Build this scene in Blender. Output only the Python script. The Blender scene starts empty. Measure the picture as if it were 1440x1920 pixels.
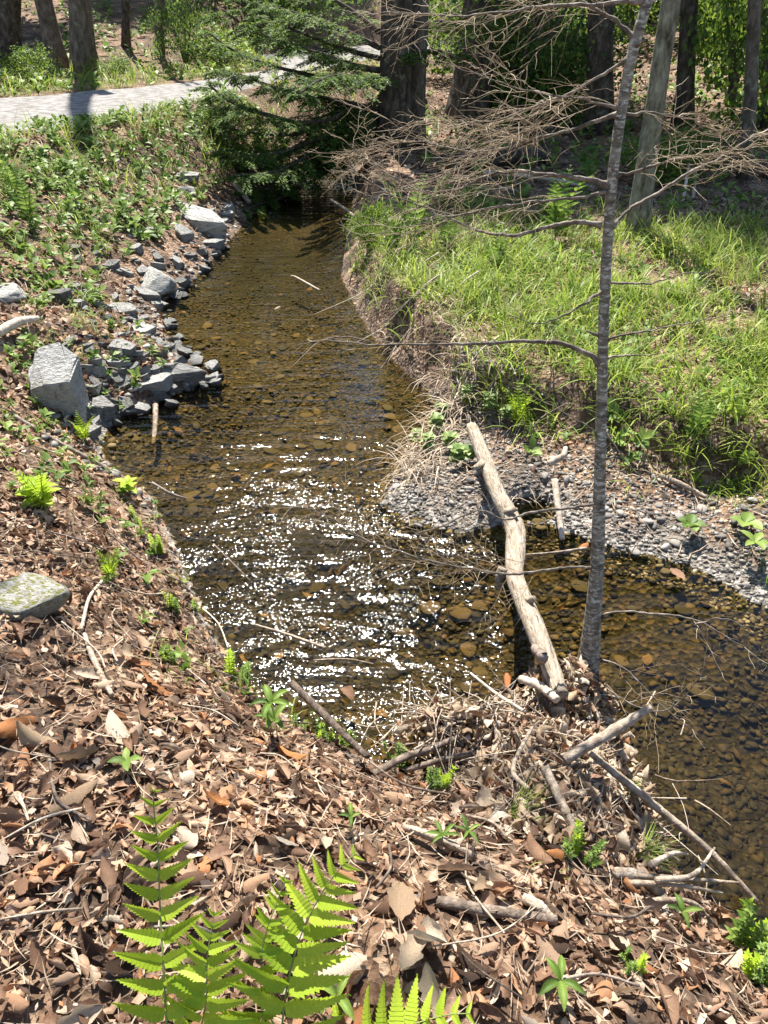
import bpy, math, random
import numpy as np
from mathutils import Vector, Matrix

random.seed(7)
rng = np.random.default_rng(7)
R = math.radians
sc = bpy.context.scene
col = sc.collection

# ------------------------------------------------------------------ camera
CAM_Z = 2.1            # above the water level (z = 0)
PITCH = 33.0
FOC = 1450.0           # focal length in photo pixels (1440 x 1920)
cam_d = bpy.data.cameras.new('camera')
cam = bpy.data.objects.new('camera', cam_d)
col.objects.link(cam)
cam.location = (0, 0, CAM_Z)
cam.rotation_euler = (R(90 - PITCH), 0, 0)
cam_d.sensor_fit = 'VERTICAL'
cam_d.sensor_height = 24.0
cam_d.lens = 24.0 * FOC / 1920
cam_d.clip_start = 0.05
cam_d.clip_end = 2000
sc.camera = cam

# ------------------------------------------------------------------ light
SUN_EL, SUN_AZ = 57.0, -9.0      # azimuth from +Y, clockwise
w = bpy.data.worlds.new('World'); sc.world = w; w.use_nodes = True
wn = w.node_tree.nodes; wl = w.node_tree.links
bg = wn['Background']
sky = wn.new('ShaderNodeTexSky'); sky.sky_type = 'NISHITA'; sky.sun_disc = False
sky.sun_elevation = R(SUN_EL); sky.sun_rotation = R(SUN_AZ)
sky.air_density = 1.0; sky.dust_density = 0.6; sky.ozone_density = 1.0
wl.new(sky.outputs[0], bg.inputs[0]); bg.inputs[1].default_value = 0.082
sd = bpy.data.lights.new('sun', 'SUN'); sun = bpy.data.objects.new('sun', sd); col.objects.link(sun)
sd.energy = 5.0; sd.angle = R(0.53); sd.color = (1.0, 0.95, 0.87)
sdir = Vector((math.sin(R(SUN_AZ)) * math.cos(R(SUN_EL)), math.cos(R(SUN_AZ)) * math.cos(R(SUN_EL)), math.sin(R(SUN_EL))))
sun.rotation_euler = sdir.to_track_quat('Z', 'Y').to_euler()
sun.location = (0, 0, 30)
sc.view_settings.view_transform = 'Standard'
sc.view_settings.look = 'None'
sc.view_settings.gamma = 1.0
sc.view_settings.exposure = 1.45
try:
    sc.view_settings.use_curve_mapping = False
except Exception:
    pass
sc.render.engine = 'CYCLES'
sc.cycles.max_bounces = 6
sc.cycles.diffuse_bounces = 3
sc.cycles.glossy_bounces = 3
sc.cycles.transmission_bounces = 4
sc.cycles.transparent_max_bounces = 8
sc.cycles.caustics_reflective = False
sc.cycles.caustics_refractive = False
sc.cycles.use_denoising = True

# ------------------------------------------------------------------ measuring helpers
_cp, _sp = math.cos(R(PITCH)), math.sin(R(PITCH))
def ray(px, py):
    a = (px - 720) / FOC; b = (960 - py) / FOC
    return np.array([a, _cp + b * _sp, -_sp + b * _cp])
def gz(px, py, z=0.0):
    d = ray(px, py); t = (z - CAM_Z) / d[2]
    return np.array([0, 0, CAM_Z]) + d * t
def depth(p):
    return p[1] * _cp - (p[2] - CAM_Z) * _sp
def gy(px, py, y):
    d = ray(px, py); t = y / d[1]
    return np.array([0, 0, CAM_Z]) + d * t

# ------------------------------------------------------------------ noise
def _h(ix, iy, s):
    n = (ix.astype(np.int64) * 374761393 + iy.astype(np.int64) * 668265263 + s * 1442695041) & 0x7fffffff
    n = (n ^ (n >> 13)) * 1274126177 & 0x7fffffff
    return ((n ^ (n >> 16)) & 0xffff) / 65535.0
def vnoise(x, y, s=0):
    x = np.asarray(x, float); y = np.asarray(y, float)
    ix = np.floor(x); iy = np.floor(y); fx = x - ix; fy = y - iy
    fx = fx * fx * (3 - 2 * fx); fy = fy * fy * (3 - 2 * fy)
    a = _h(ix, iy, s); b = _h(ix + 1, iy, s); c = _h(ix, iy + 1, s); d = _h(ix + 1, iy + 1, s)
    return (a + (b - a) * fx) * (1 - fy) + (c + (d - c) * fx) * fy - 0.5
def fnoise(x, y, s=0, o=3):
    v = 0; a = 1.0
    for k in range(o):
        v = v + a * vnoise(x * 2 ** k, y * 2 ** k, s + k * 17); a *= 0.5
    return v
def sstep(a, b, v):
    t = np.clip((v - a) / (b - a), 0, 1)
    return t * t * (3 - 2 * t)

# ------------------------------------------------------------------ the stream's plan
LEFT_PX = [(590, 318), (520, 355), (470, 405), (432, 452), (352, 535), (300, 572), (312, 625), (330, 668), (392, 712),
           (300, 755), (215, 785), (190, 830), (205, 880), (285, 930), (335, 1030), (365, 1110), (410, 1200), (470, 1290),
           (570, 1365), (690, 1425), (830, 1475), (980, 1500), (1120, 1530), (1230, 1600), (1310, 1680), (1440, 1760)]
RIGHT_PX = [(665, 318), (660, 380), (648, 440), (640, 520), (672, 590), (715, 655), (800, 735), (828, 775), (790, 830),
            (735, 900), (712, 945), (770, 985), (870, 1002), (960, 985), (1030, 985), (1110, 1022), (1200, 1040), (1310, 1068), (1400, 1128), (1440, 1150)]
Lp = [gz(*p)[:2] for p in LEFT_PX]
Rp = [gz(*p)[:2] for p in RIGHT_PX]
Lp = [np.array([-0.3, 19.0]), np.array([-1.3, 15.0])] + Lp + [np.array([1.6, 0.80]), np.array([3.0, 0.3]), np.array([6, -1.0]), np.array([14, -4.0])]
Rp = [np.array([1.2, 19.0]), np.array([-0.1, 15.0])] + Rp + [np.array([2.4, 2.25]), np.array([4.0, 1.6]), np.array([7, 1.0]), np.array([14, -1.0])]
Lp = np.array(Lp); Rp = np.array(Rp)
POLY = np.vstack([Lp, Rp[::-1]])

def seg_dist(x, y, P):
    d = np.full(x.shape, 1e9)
    for a, b in zip(P[:-1], P[1:]):
        ab = b - a; L2 = ab @ ab + 1e-12
        t = np.clip(((x - a[0]) * ab[0] + (y - a[1]) * ab[1]) / L2, 0, 1)
        d = np.minimum(d, (x - a[0] - t * ab[0]) ** 2 + (y - a[1] - t * ab[1]) ** 2)
    return np.sqrt(d)
def in_poly(x, y, P):
    c = np.zeros(x.shape, bool)
    for a, b in zip(P, np.roll(P, -1, 0)):
        if a[1] == b[1]:
            continue
        k = ((a[1] > y) != (b[1] > y)) & (x < (b[0] - a[0]) * (y - a[1]) / (b[1] - a[1]) + a[0])
        c ^= k
    return c

# road edges (z = ROAD_Z)
ROAD_Z = 1.0
RN = [gz(*p, ROAD_Z)[:2] for p in [(-250, 262), (0, 244), (120, 232), (250, 212), (350, 190), (430, 172), (520, 150)]]
RF = [gz(*p, ROAD_Z)[:2] for p in [(-250, 196), (0, 181), (150, 171), (300, 158), (400, 146), (480, 134), (540, 120)]]
RN = np.array([[-30, RN[0][1] - 1.5]] + RN + [[-0.9, 22.5], [4, 33.0], [9, 47.0]])
RF = np.array([[-30, RF[0][1] - 1.0]] + RF + [[-3.9, 26.0], [0.3, 36.0], [4.5, 49.0]])
ROADP = np.vstack([RN, RF[::-1]])

def side_left(x, y):
    return seg_dist(x, y, Lp) < seg_dist(x, y, Rp)
def shore(x, y):
    """signed distance to the water's edge (positive on land), True where the left bank is nearer"""
    dl = seg_dist(x, y, Lp); dr = seg_dist(x, y, Rp)
    ins = in_poly(x, y, POLY)
    d = np.minimum(dl, dr)
    return np.where(ins, -d, d), dl < dr

HOLLOW2 = gz(718, 628, 0.12)[:2] + np.array([0.08, 0.06])
HOLLOW3 = gz(1395, 815, 0.35)[:2]
HOLLOW = gz(1005, 878, 0.22)[:2]
def H_raw(x, y):
    d, left = shore(x, y)
    dp = np.maximum(d, 0)
    # near and left bank
    far = sstep(2.2, 7.5, y) * sstep(0.5, -1.0, x)
    T = 0.55 + 0.42 * far
    Ln = 0.85 + 2.3 * far
    t = np.clip(dp / Ln, 0, 1)
    hl = T * (1 - (1 - t) ** 1.7) + 0.02 * np.minimum(dp, 0.3)
    # right bank: gravel bar, cut bank, flood plain
    D0 = 0.12 + (0.62 - 0.2 * sstep(1.0, 2.2, x)) * sstep(4.35, 3.75, y) + 0.24 * vnoise(x * 2.1, y * 2.1, 5) + 0.12 * vnoise(x * 6, y * 6, 6)
    D0 = np.maximum(D0, 0.06)
    hr = 0.11 * np.clip(dp / D0, 0, 1) + (0.25 - 0.05 * sstep(1.0, 1.6, x)) * sstep(0, 0.13 + 0.21 * sstep(4.5, 3.8, y), dp - D0) + 0.05 * np.clip((dp - D0) / 4, 0, 1)
    h = np.where(left, hl, hr)
    px_, py_ = HOLLOW
    h = h - 0.22 * np.exp(-(((x - px_) / 0.10) ** 2 + ((y - py_) / 0.08) ** 2)) * (1 - left)
    h = h - 0.20 * np.exp(-(((x - HOLLOW2[0]) / 0.10) ** 2 + ((y - HOLLOW2[1]) / 0.10) ** 2)) * (1 - left)
    h = h - 0.26 * np.exp(-(((x - HOLLOW3[0]) / 0.15) ** 2 + ((y - HOLLOW3[1]) / 0.07) ** 2)) * (1 - left)
    # behind: gentle rise, then the wooded slopes
    h = h + sstep(14, 30, y) * 0.35 * (1 - left)
    h = h + 0.16 * np.maximum(y - 27, 0) * sstep(27, 40, y) * 0.75
    h = h + sstep(3.5, 9.0, x) * sstep(6, 14, y) * 0.9
    h = h + sstep(3.0, 9.0, np.abs(x)) * sstep(4, 0, y) * 0.2
    # roughness
    rough = np.clip(dp / 0.15, 0, 1)
    h = h + rough * (0.05 * fnoise(x * 1.7, y * 1.7, 1) + 0.045 * fnoise(x * 6, y * 6, 9))
    # left of the road the wood rises
    hl_far = np.clip((y - (18.0 + 0.45 * (x + 8))) / 16, 0, 3) * 2.4 * sstep(1.0, -5.0, x)
    h = h + hl_far
    # road bed
    rd = seg_dist(x, y, np.vstack([RN])); rf = seg_dist(x, y, RF)
    inr = in_poly(x, y, ROADP)
    dd = np.where(inr, 0, np.minimum(rd, rf))
    k = sstep(1.3, 0.0, dd)
    h = h * (1 - k) + (ROAD_Z - 0.03) * k
    # under water
    bed = -(0.03 + 0.20 * np.clip(-d / 0.55, 0, 1) + 0.12 * np.clip(-d / 0.3, 0, 1) * np.exp(-((x + 0.75) ** 2 + (y - 2.7) ** 2) / 0.8)) + 0.05 * fnoise(x * 2.5, y * 2.5, 3) * np.clip(-d / 0.2, 0, 1)
    return np.where(d < 0, np.minimum(bed, -0.012), h)

def spaced(lo, hi, c0, c1, s0, g):
    v = list(np.arange(c0, c1 + 1e-6, s0))
    s = s0; a = v[-1]; up = []
    while a < hi:
        s *= g; a += s; up.append(a)
    s = s0; a = v[0]; dn = []
    while a > lo:
        s *= g; a -= s; dn.append(a)
    return np.array(dn[::-1] + v + up)
GX = spaced(-260, 260, -2.6, 3.0, 0.035, 1.05)
GY = spaced(-60, 420, 0.5, 5.2, 0.035, 1.03)
MX, MY = np.meshgrid(GX, GY)
GH = H_raw(MX.ravel(), MY.ravel()).reshape(MX.shape)
def Hg(x, y):
    x = np.atleast_1d(np.asarray(x, float)); y = np.atleast_1d(np.asarray(y, float))
    i = np.clip(np.searchsorted(GX, x) - 1, 0, len(GX) - 2); j = np.clip(np.searchsorted(GY, y) - 1, 0, len(GY) - 2)
    fx = np.clip((x - GX[i]) / (GX[i + 1] - GX[i]), 0, 1); fy = np.clip((y - GY[j]) / (GY[j + 1] - GY[j]), 0, 1)
    return (GH[j, i] * (1 - fx) + GH[j, i + 1] * fx) * (1 - fy) + (GH[j + 1, i] * (1 - fx) + GH[j + 1, i + 1] * fx) * fy
def Hn(x, y, e=0.05):
    gx = (Hg(x + e, y) - Hg(x - e, y)) / (2 * e); gy_ = (Hg(x, y + e) - Hg(x, y - e)) / (2 * e)
    n = np.stack([-gx, -gy_, np.ones_like(gx)], 1)
    return n / np.linalg.norm(n, axis=1)[:, None]
def gh(px, py, dz=0.0):
    """the terrain point seen at a photo pixel"""
    d = ray(px, py)
    t = np.concatenate([np.linspace(0.6, 8, 2400), np.linspace(8, 80, 2400)[1:]])
    X = d[0] * t; Y = d[1] * t; Z = CAM_Z + d[2] * t
    k = np.nonzero(Z < np.maximum(Hg(X, Y), 0.0) + dz)[0]
    k = k[0] if len(k) else -1
    return np.array([X[k], Y[k], Z[k]])
def hz(x, y):
    return float(Hg(x, y)[0])

# ------------------------------------------------------------------ mesh helpers
def mk_mesh(name, V, Fs, mat=None, smooth=True):
    V = np.asarray(V, np.float32)
    me = bpy.data.meshes.new(name)
    idx = []; tot = []
    for F in Fs:
        F = np.asarray(F, np.int32)
        if len(F) == 0:
            continue
        idx.append(F.ravel()); tot.append(np.full(len(F), F.shape[1], np.int32))
    idx = np.concatenate(idx); tot = np.concatenate(tot)
    start = np.concatenate([[0], np.cumsum(tot)[:-1]]).astype(np.int32)
    me.vertices.add(len(V)); me.vertices.foreach_set('co', V.ravel())
    me.loops.add(len(idx)); me.loops.foreach_set('vertex_index', idx)
    me.polygons.add(len(tot)); me.polygons.foreach_set('loop_start', start)
    me.polygons.foreach_set('use_smooth', np.full(len(tot), smooth))
    me.update(calc_edges=True); me.validate()
    if mat:
        me.materials.append(mat)
    return me
class Batch:
    def __init__(s):
        s.V = []; s.F = {}; s.n = 0
    def add(s, V, *Fs):
        V = np.asarray(V, float)
        for F in Fs:
            F = np.asarray(F, np.int64)
            if len(F):
                s.F.setdefault(F.shape[1], []).append(F + s.n)
        s.V.append(V); s.n += len(V)
        return s
    def inst(s, T, F, M, P):
        """M (n,3,3) rotation*scale, P (n,3)"""
        n = len(P)
        if n == 0:
            return s
        V = np.einsum('nij,vj->nvi', M, T) + P[:, None, :]
        k = len(T)
        FF = (F[None] + (np.arange(n) * k)[:, None, None]).reshape(-1, F.shape[1])
        return s.add(V.reshape(-1, 3), FF)
    def mesh(s, name, mat, loc=(0, 0, 0), smooth=True):
        V = np.concatenate(s.V) - np.asarray(loc, float)
        return mk_mesh(name, V, [np.concatenate(f) for f in s.F.values()], mat, smooth)
    def make(s, name, mat, parent=None, loc=None, smooth=True):
        if parent is not None:
            loc0 = parent['_loc'] if '_loc' in parent else (0, 0, 0)
            o = bpy.data.objects.new(name, s.mesh(name, mat, loc0, smooth)); col.objects.link(o); o.parent = parent
        else:
            loc0 = loc if loc is not None else (0, 0, 0)
            o = bpy.data.objects.new(name, s.mesh(name, mat, loc0, smooth)); col.objects.link(o); o.location = loc0
            o['_loc'] = [float(v) for v in loc0]
        if parent is not None:
            o['_loc'] = [float(v) for v in loc0]
        return o
def tag(o, label=None, cat=None, group=None, kind=None):
    if label: o['label'] = label
    if cat: o['category'] = cat
    if group: o['group'] = group
    if kind: o['kind'] = kind
    return o
def thing(name, label, cat, loc, group=None):
    o = bpy.data.objects.new(name, None); col.objects.link(o)
    o.location = loc; o['_loc'] = [float(v) for v in loc]; o.empty_display_size = 0.05
    return tag(o, label, cat, group)
def place(me, name, M=None, parent=None):
    o = bpy.data.objects.new(name, me); col.objects.link(o)
    if parent is not None:
        o.parent = parent
    if M is not None:
        o.matrix_basis = M
    return o
def copy_tree(o, parent=None):
    c = o.copy(); col.objects.link(c); c.parent = parent
    for ch in list(o.children):
        copy_tree(ch, c)
    return c

def smooth_path(P, n):
    """Catmull-Rom through P (k, m) resampled to n points"""
    P = np.asarray(P, float)
    if len(P) == 2:
        t = np.linspace(0, 1, n)[:, None]
        return P[0] * (1 - t) + P[1] * t
    Q = np.vstack([2 * P[0] - P[1], P, 2 * P[-1] - P[-2]])
    out = []
    for u in np.linspace(0, len(P) - 1, n):
        i = min(int(u), len(P) - 2); t = u - i
        a, b, c, d = Q[i], Q[i + 1], Q[i + 2], Q[i + 3]
        out.append(0.5 * ((2 * b) + (c - a) * t + (2 * a - 5 * b + 4 * c - d) * t * t + (3 * b - a - 3 * c + d) * t ** 3))
    return np.array(out)
def tube(P, r, sides=6, bump=0.0, seed=0, cap=True):
    P = np.asarray(P, float); n = len(P); r = np.broadcast_to(np.asarray(r, float), (n,))
    T = np.gradient(P, axis=0); T /= np.linalg.norm(T, axis=1)[:, None] + 1e-12
    up = np.array([0.3, 0.2, 1.0]) if abs(T[0][2]) < 0.8 else np.array([1.0, 0.15, 0.0])
    A = np.cross(T, up); A /= np.linalg.norm(A, axis=1)[:, None] + 1e-12
    B = np.cross(T, A)
    an = np.linspace(0, 2 * np.pi, sides, endpoint=False)
    rr = np.repeat(r[:, None], sides, 1)
    if bump:
        g = np.random.default_rng(seed)
        lon = g.normal(0, bump, sides)
        rr = rr * (1 + lon[None] + g.normal(0, bump * 0.6, (n, sides)))
    V = P[:, None] + rr[..., None] * (np.cos(an)[None, :, None] * A[:, None] + np.sin(an)[None, :, None] * B[:, None])
    V = V.reshape(-1, 3)
    i = np.arange(n - 1)[:, None] * sides; j = np.arange(sides)[None]; j2 = (j + 1) % sides
    F = np.stack([i + j, i + j2, i + sides + j2, i + sides + j], -1).reshape(-1, 4)
    if cap:
        V = np.vstack([V, P[0], P[-1]])
        a = len(V) - 2; b = len(V) - 1
        e = (n - 1) * sides
        j = np.arange(sides); j2 = (j + 1) % sides
        C = np.concatenate([np.stack([np.full(sides, a), j2, j], 1), np.stack([np.full(sides, b), e + j, e + j2], 1)])
        return V, F, C
    return V, F, np.zeros((0, 3), int)

def rot_z(a):
    c, s = np.cos(a), np.sin(a); o = np.zeros_like(a); l = np.ones_like(a)
    return np.stack([np.stack([c, -s, o], -1), np.stack([s, c, o], -1), np.stack([o, o, l], -1)], -2)
def rot_x(a):
    c, s = np.cos(a), np.sin(a); o = np.zeros_like(a); l = np.ones_like(a)
    return np.stack([np.stack([l, o, o], -1), np.stack([o, c, -s], -1), np.stack([o, s, c], -1)], -2)
def rot_y(a):
    c, s = np.cos(a), np.sin(a); o = np.zeros_like(a); l = np.ones_like(a)
    return np.stack([np.stack([c, o, s], -1), np.stack([o, l, o], -1), np.stack([-s, o, c], -1)], -2)
def basis(n):
    """rotation taking z to n"""
    n = np.asarray(n, float)
    a = np.cross(n, np.array([0.0, 1.0, 0.0])[None]); a /= np.linalg.norm(a, axis=1)[:, None] + 1e-9
    b = np.cross(n, a)
    return np.stack([a, b, n], -1)
def frame(d, up=(0, 0, 1)):
    """3x3 with x along d, z as near up as it goes"""
    d = np.asarray(d, float); d = d / np.linalg.norm(d)
    y = np.cross(np.asarray(up, float), d); y /= np.linalg.norm(y) + 1e-9
    return np.stack([d, y, np.cross(d, y)], -1)
def mat4(M, p):
    m = np.eye(4); m[:3, :3] = M; m[:3, 3] = p
    return Matrix(m.tolist())

# ------------------------------------------------------------------ materials
def new_mat(name):
    m = bpy.data.materials.new(name); m.use_nodes = True
    nt = m.node_tree; nt.nodes.clear()
    return m, nt, nt.nodes.new('ShaderNodeOutputMaterial')
def N(nt, t, **kw):
    n = nt.nodes.new(t)
    for k, v in kw.items():
        if k.startswith('i_'):
            key = k[2:]
            n.inputs[int(key) if key.isdigit() else key.replace('_', ' ')].default_value = v
        else:
            setattr(n, k, v)
    return n
def ramp(nt, stops, src=None, interp='LINEAR'):
    r = nt.nodes.new('ShaderNodeValToRGB'); r.color_ramp.interpolation = interp
    e = r.color_ramp.elements
    while len(e) < len(stops):
        e.new(0.5)
    for k, (p, c) in enumerate(stops):
        e[k].position = p; e[k].color = (*c, 1) if len(c) == 3 else c
    if src is not None:
        nt.links.new(src, r.inputs[0])
    return r
def mixc(nt, fac, a, b, mode='MIX'):
    m = nt.nodes.new('ShaderNodeMix'); m.data_type = 'RGBA'; m.blend_type = mode
    for s, v in ((0, fac), (6, a), (7, b)):
        if hasattr(v, 'is_linked') or isinstance(v, bpy.types.NodeSocket):
            nt.links.new(v, m.inputs[s])
        else:
            m.inputs[s].default_value = v if s == 0 else ((*v, 1) if len(v) == 3 else v)
    return m.outputs[2]
def rnd(nt):
    g = N(nt, 'ShaderNodeNewGeometry'); oi = N(nt, 'ShaderNodeObjectInfo')
    a = N(nt, 'ShaderNodeMath', operation='ADD')
    nt.links.new(g.outputs['Random Per Island'], a.inputs[0]); nt.links.new(oi.outputs['Random'], a.inputs[1])
    f = N(nt, 'ShaderNodeMath', operation='FRACT'); nt.links.new(a.outputs[0], f.inputs[0])
    return f.outputs[0]
def noise(nt, scale, detail=4, rough=0.6, vec=None, dim=None):
    n = N(nt, 'ShaderNodeTexNoise'); n.inputs['Scale'].default_value = scale
    n.inputs['Detail'].default_value = detail; n.inputs['Roughness'].default_value = rough
    if vec is not None:
        nt.links.new(vec, n.inputs['Vector'])
    return n
def objvec(nt, scale=(1, 1, 1), rot=(0, 0, 0)):
    t = N(nt, 'ShaderNodeTexCoord'); m = N(nt, 'ShaderNodeMapping')
    m.inputs['Scale'].default_value = scale; m.inputs['Rotation'].default_value = rot
    nt.links.new(t.outputs['Object'], m.inputs['Vector'])
    return m.outputs[0]
def bump(nt, h, strength, dist):
    b = N(nt, 'ShaderNodeBump'); b.inputs['Strength'].default_value = strength; b.inputs['Distance'].default_value = dist
    nt.links.new(h, b.inputs['Height'])
    return b.outputs[0]
def leaf_mat(name, stops, transl=0.35, rough=0.55, spec=0.35, nscale=60, tcol=None, vary=0.35, crinkle=0.0):
    m, nt, out = new_mat(name)
    c = ramp(nt, stops, rnd(nt)).outputs[0]
    nz = noise(nt, nscale, 5, 0.72, objvec(nt))
    v = ramp(nt, [(0.32, (1 - vary,) * 3), (0.68, (1.0 + vary * 0.4,) * 3)], nz.outputs[0]).outputs[0]
    c = mixc(nt, 1.0, c, v, 'MULTIPLY')
    p = N(nt, 'ShaderNodeBsdfPrincipled'); nt.links.new(c, p.inputs['Base Color'])
    if crinkle:
        nt.links.new(bump(nt, nz.outputs[0], 1.0, crinkle), p.inputs['Normal'])
    p.inputs['Roughness'].default_value = rough; p.inputs['Specular IOR Level'].default_value = spec
    t = N(nt, 'ShaderNodeBsdfTranslucent')
    tc = mixc(nt, 1.0, c, tcol, 'MULTIPLY') if tcol else c
    nt.links.new(tc, t.inputs[0])
    mx = N(nt, 'ShaderNodeMixShader'); mx.inputs[0].default_value = transl
    nt.links.new(p.outputs[0], mx.inputs[1]); nt.links.new(t.outputs[0], mx.inputs[2])
    nt.links.new(mx.outputs[0], out.inputs[0])
    return m
def solid_mat(name, stops, scale=8, rough=0.85, bstr=0.5, bdist=0.01, stretch=(1, 1, 1), spec=0.3, bscale=None, extra=None, useRnd=0.0):
    m, nt, out = new_mat(name)
    v = objvec(nt, stretch)
    n1 = noise(nt, scale, 6, 0.62, v)
    fac = n1.outputs[0]
    if useRnd:
        a = N(nt, 'ShaderNodeMath', operation='MULTIPLY_ADD'); nt.links.new(rnd(nt), a.inputs[0]); a.inputs[1].default_value = useRnd
        b = N(nt, 'ShaderNodeMath', operation='SUBTRACT'); nt.links.new(fac, b.inputs[0]); b.inputs[1].default_value = useRnd / 2
        nt.links.new(b.outputs[0], a.inputs[2]); fac = a.outputs[0]
    c = ramp(nt, stops, fac).outputs[0]
    if extra:
        c = extra(nt, v, c)
    p = N(nt, 'ShaderNodeBsdfPrincipled'); nt.links.new(c, p.inputs['Base Color'])
    p.inputs['Roughness'].default_value = rough; p.inputs['Specular IOR Level'].default_value = spec
    n2 = noise(nt, bscale or scale * 4, 6, 0.65, v)
    nt.links.new(bump(nt, n2.outputs[0], bstr, bdist), p.inputs['Normal'])
    nt.links.new(p.outputs[0], out.inputs[0])
    return m

M = {}
M['dead_leaf'] = leaf_mat('dead_leaf', [(0.0, (0.045, 0.026, 0.017)), (0.18, (0.14, 0.075, 0.044)), (0.40, (0.28, 0.16, 0.097)), (0.60, (0.44, 0.285, 0.185)),
                                        (0.76, (0.53, 0.37, 0.25)), (0.84, (0.44, 0.19, 0.075)), (0.92, (0.60, 0.47, 0.34)), (1.0, (0.58, 0.46, 0.35))], 0.2, 0.6, 0.28, 60, None, 0.45, 0.0025)
M['pale_leaf'] = leaf_mat('pale_leaf', [(0.0, (0.30, 0.20, 0.12)), (0.5, (0.46, 0.34, 0.22)), (1.0, (0.66, 0.55, 0.42))], 0.22, 0.6, 0.28, 50, None, 0.45, 0.0025)
M['orange_leaf'] = leaf_mat('orange_leaf', [(0.0, (0.42, 0.17, 0.06)), (1.0, (0.55, 0.25, 0.09))], 0.25, 0.6, 0.28, 50, None, 0.45, 0.0025)
M['brown_leaf'] = leaf_mat('brown_leaf', [(0.0, (0.20, 0.11, 0.06)), (1.0, (0.36, 0.21, 0.125))], 0.2, 0.6, 0.28, 50, None, 0.45, 0.0025)
M['grass'] = leaf_mat('grass', [(0.0, (0.12, 0.20, 0.022)), (0.35, (0.22, 0.32, 0.035)), (0.75, (0.34, 0.44, 0.06)), (1.0, (0.50, 0.52, 0.15))], 0.45, 0.5, 0.25, 20)
M['dry_grass'] = leaf_mat('dry_grass', [(0.0, (0.24, 0.16, 0.10)), (0.5, (0.42, 0.32, 0.22)), (1.0, (0.58, 0.48, 0.36))], 0.2, 0.6, 0.3, 20)
M['weed'] = leaf_mat('weed', [(0.0, (0.09, 0.16, 0.03)), (0.5, (0.17, 0.27, 0.045)), (1.0, (0.30, 0.40, 0.09))], 0.4, 0.5, 0.25, 20)
M['fern'] = leaf_mat('fern', [(0.0, (0.36, 0.52, 0.03)), (1.0, (0.52, 0.67, 0.06))], 0.5, 0.5, 0.25, 35, None, 0.25)
M['stemgreen'] = leaf_mat('stemgreen', [(0.0, (0.20, 0.27, 0.06)), (1.0, (0.25, 0.32, 0.08))], 0.1, 0.45, 0.4, 30)
M['hemlock'] = leaf_mat('hemlock', [(0.0, (0.035, 0.075, 0.026)), (0.45, (0.08, 0.15, 0.036)), (0.75, (0.16, 0.25, 0.045)), (1.0, (0.30, 0.38, 0.06))], 0.45, 0.6, 0.15, 3)
M['foliage'] = leaf_mat('foliage', [(0.0, (0.055, 0.11, 0.02)), (0.5, (0.14, 0.23, 0.034)), (1.0, (0.29, 0.38, 0.055))], 0.5, 0.5, 0.3, 2)
M['twig'] = solid_mat('twig', [(0.3, (0.17, 0.12, 0.075)), (0.6, (0.35, 0.265, 0.165)), (0.8, (0.55, 0.47, 0.34))], 14, 0.8, 0.2, 0.002, useRnd=0.5)
def lichen(nt, v, c):
    n = noise(nt, 6, 6, 0.75, objvec(nt))
    k = ramp(nt, [(0.55, (0, 0, 0)), (0.66, (0.55, 0.55, 0.55))], n.outputs[0]).outputs[0]
    return mixc(nt, k, c, (0.30, 0.31, 0.22))
M['sunken'] = leaf_mat('sunken', [(0.0, (0.05, 0.035, 0.02)), (0.6, (0.13, 0.085, 0.045)), (1.0, (0.24, 0.15, 0.07))], 0.1, 0.7, 0.2, 60)
def bark(name, dark, mid, light, scale=14):
    return solid_mat(name, [(0.30, dark), (0.5, mid), (0.72, light)], scale, 0.9, 1.0, 0.05, (1, 1, 0.4), 0.2, scale * 1.6, lichen)
M['bark_dark'] = bark('bark_dark', (0.025, 0.019, 0.014), (0.085, 0.065, 0.048), (0.20, 0.16, 0.12))
M['bark_grey'] = bark('bark_grey', (0.05, 0.042, 0.032), (0.22, 0.195, 0.15), (0.42, 0.40, 0.32), 20)
M['bark_brown'] = bark('bark_brown', (0.055, 0.042, 0.032), (0.13, 0.105, 0.08), (0.24, 0.20, 0.16))
def sapling_extra(nt, v, c):
    n = noise(nt, 40, 5, 0.7, objvec(nt, (1, 1, 2.6)))
    k = ramp(nt, [(0.52, (0, 0, 0)), (0.60, (1, 1, 1))], n.outputs[0]).outputs[0]
    return mixc(nt, k, c, (0.50, 0.48, 0.42))
M['bark_sapling'] = solid_mat('bark_sapling', [(0.30, (0.055, 0.046, 0.034)), (0.5, (0.18, 0.155, 0.115)), (0.7, (0.37, 0.335, 0.265))], 22, 0.85, 0.8, 0.006, (1, 1, 2.2), 0.3, 55, sapling_extra)
M['branch_dark'] = solid_mat('branch_dark', [(0.3, (0.045, 0.036, 0.028)), (0.5, (0.14, 0.112, 0.085)), (0.72, (0.36, 0.31, 0.25))], 30, 0.75, 0.3, 0.003)
def log_extra(nt, v, c):
    n = noise(nt, 26, 5, 0.7, v)
    k = ramp(nt, [(0.60, (0, 0, 0)), (0.66, (1, 1, 1))], n.outputs[0]).outputs[0]
    c = mixc(nt, k, c, (0.16, 0.11, 0.075))
    n = noise(nt, 14, 4, 0.6, objvec(nt, (7, 0.6, 7)))
    k = ramp(nt, [(0.60, (0, 0, 0)), (0.64, (0.85, 0.85, 0.85))], n.outputs[0]).outputs[0]
    c = mixc(nt, k, c, (0.10, 0.07, 0.05))
    n = noise(nt, 9, 4, 0.7, objvec(nt, (1, 1, 1)))
    k = ramp(nt, [(0.62, (0, 0, 0)), (0.75, (1, 1, 1))], n.outputs[0]).outputs[0]
    return mixc(nt, k, c, (0.30, 0.30, 0.20))
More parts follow.
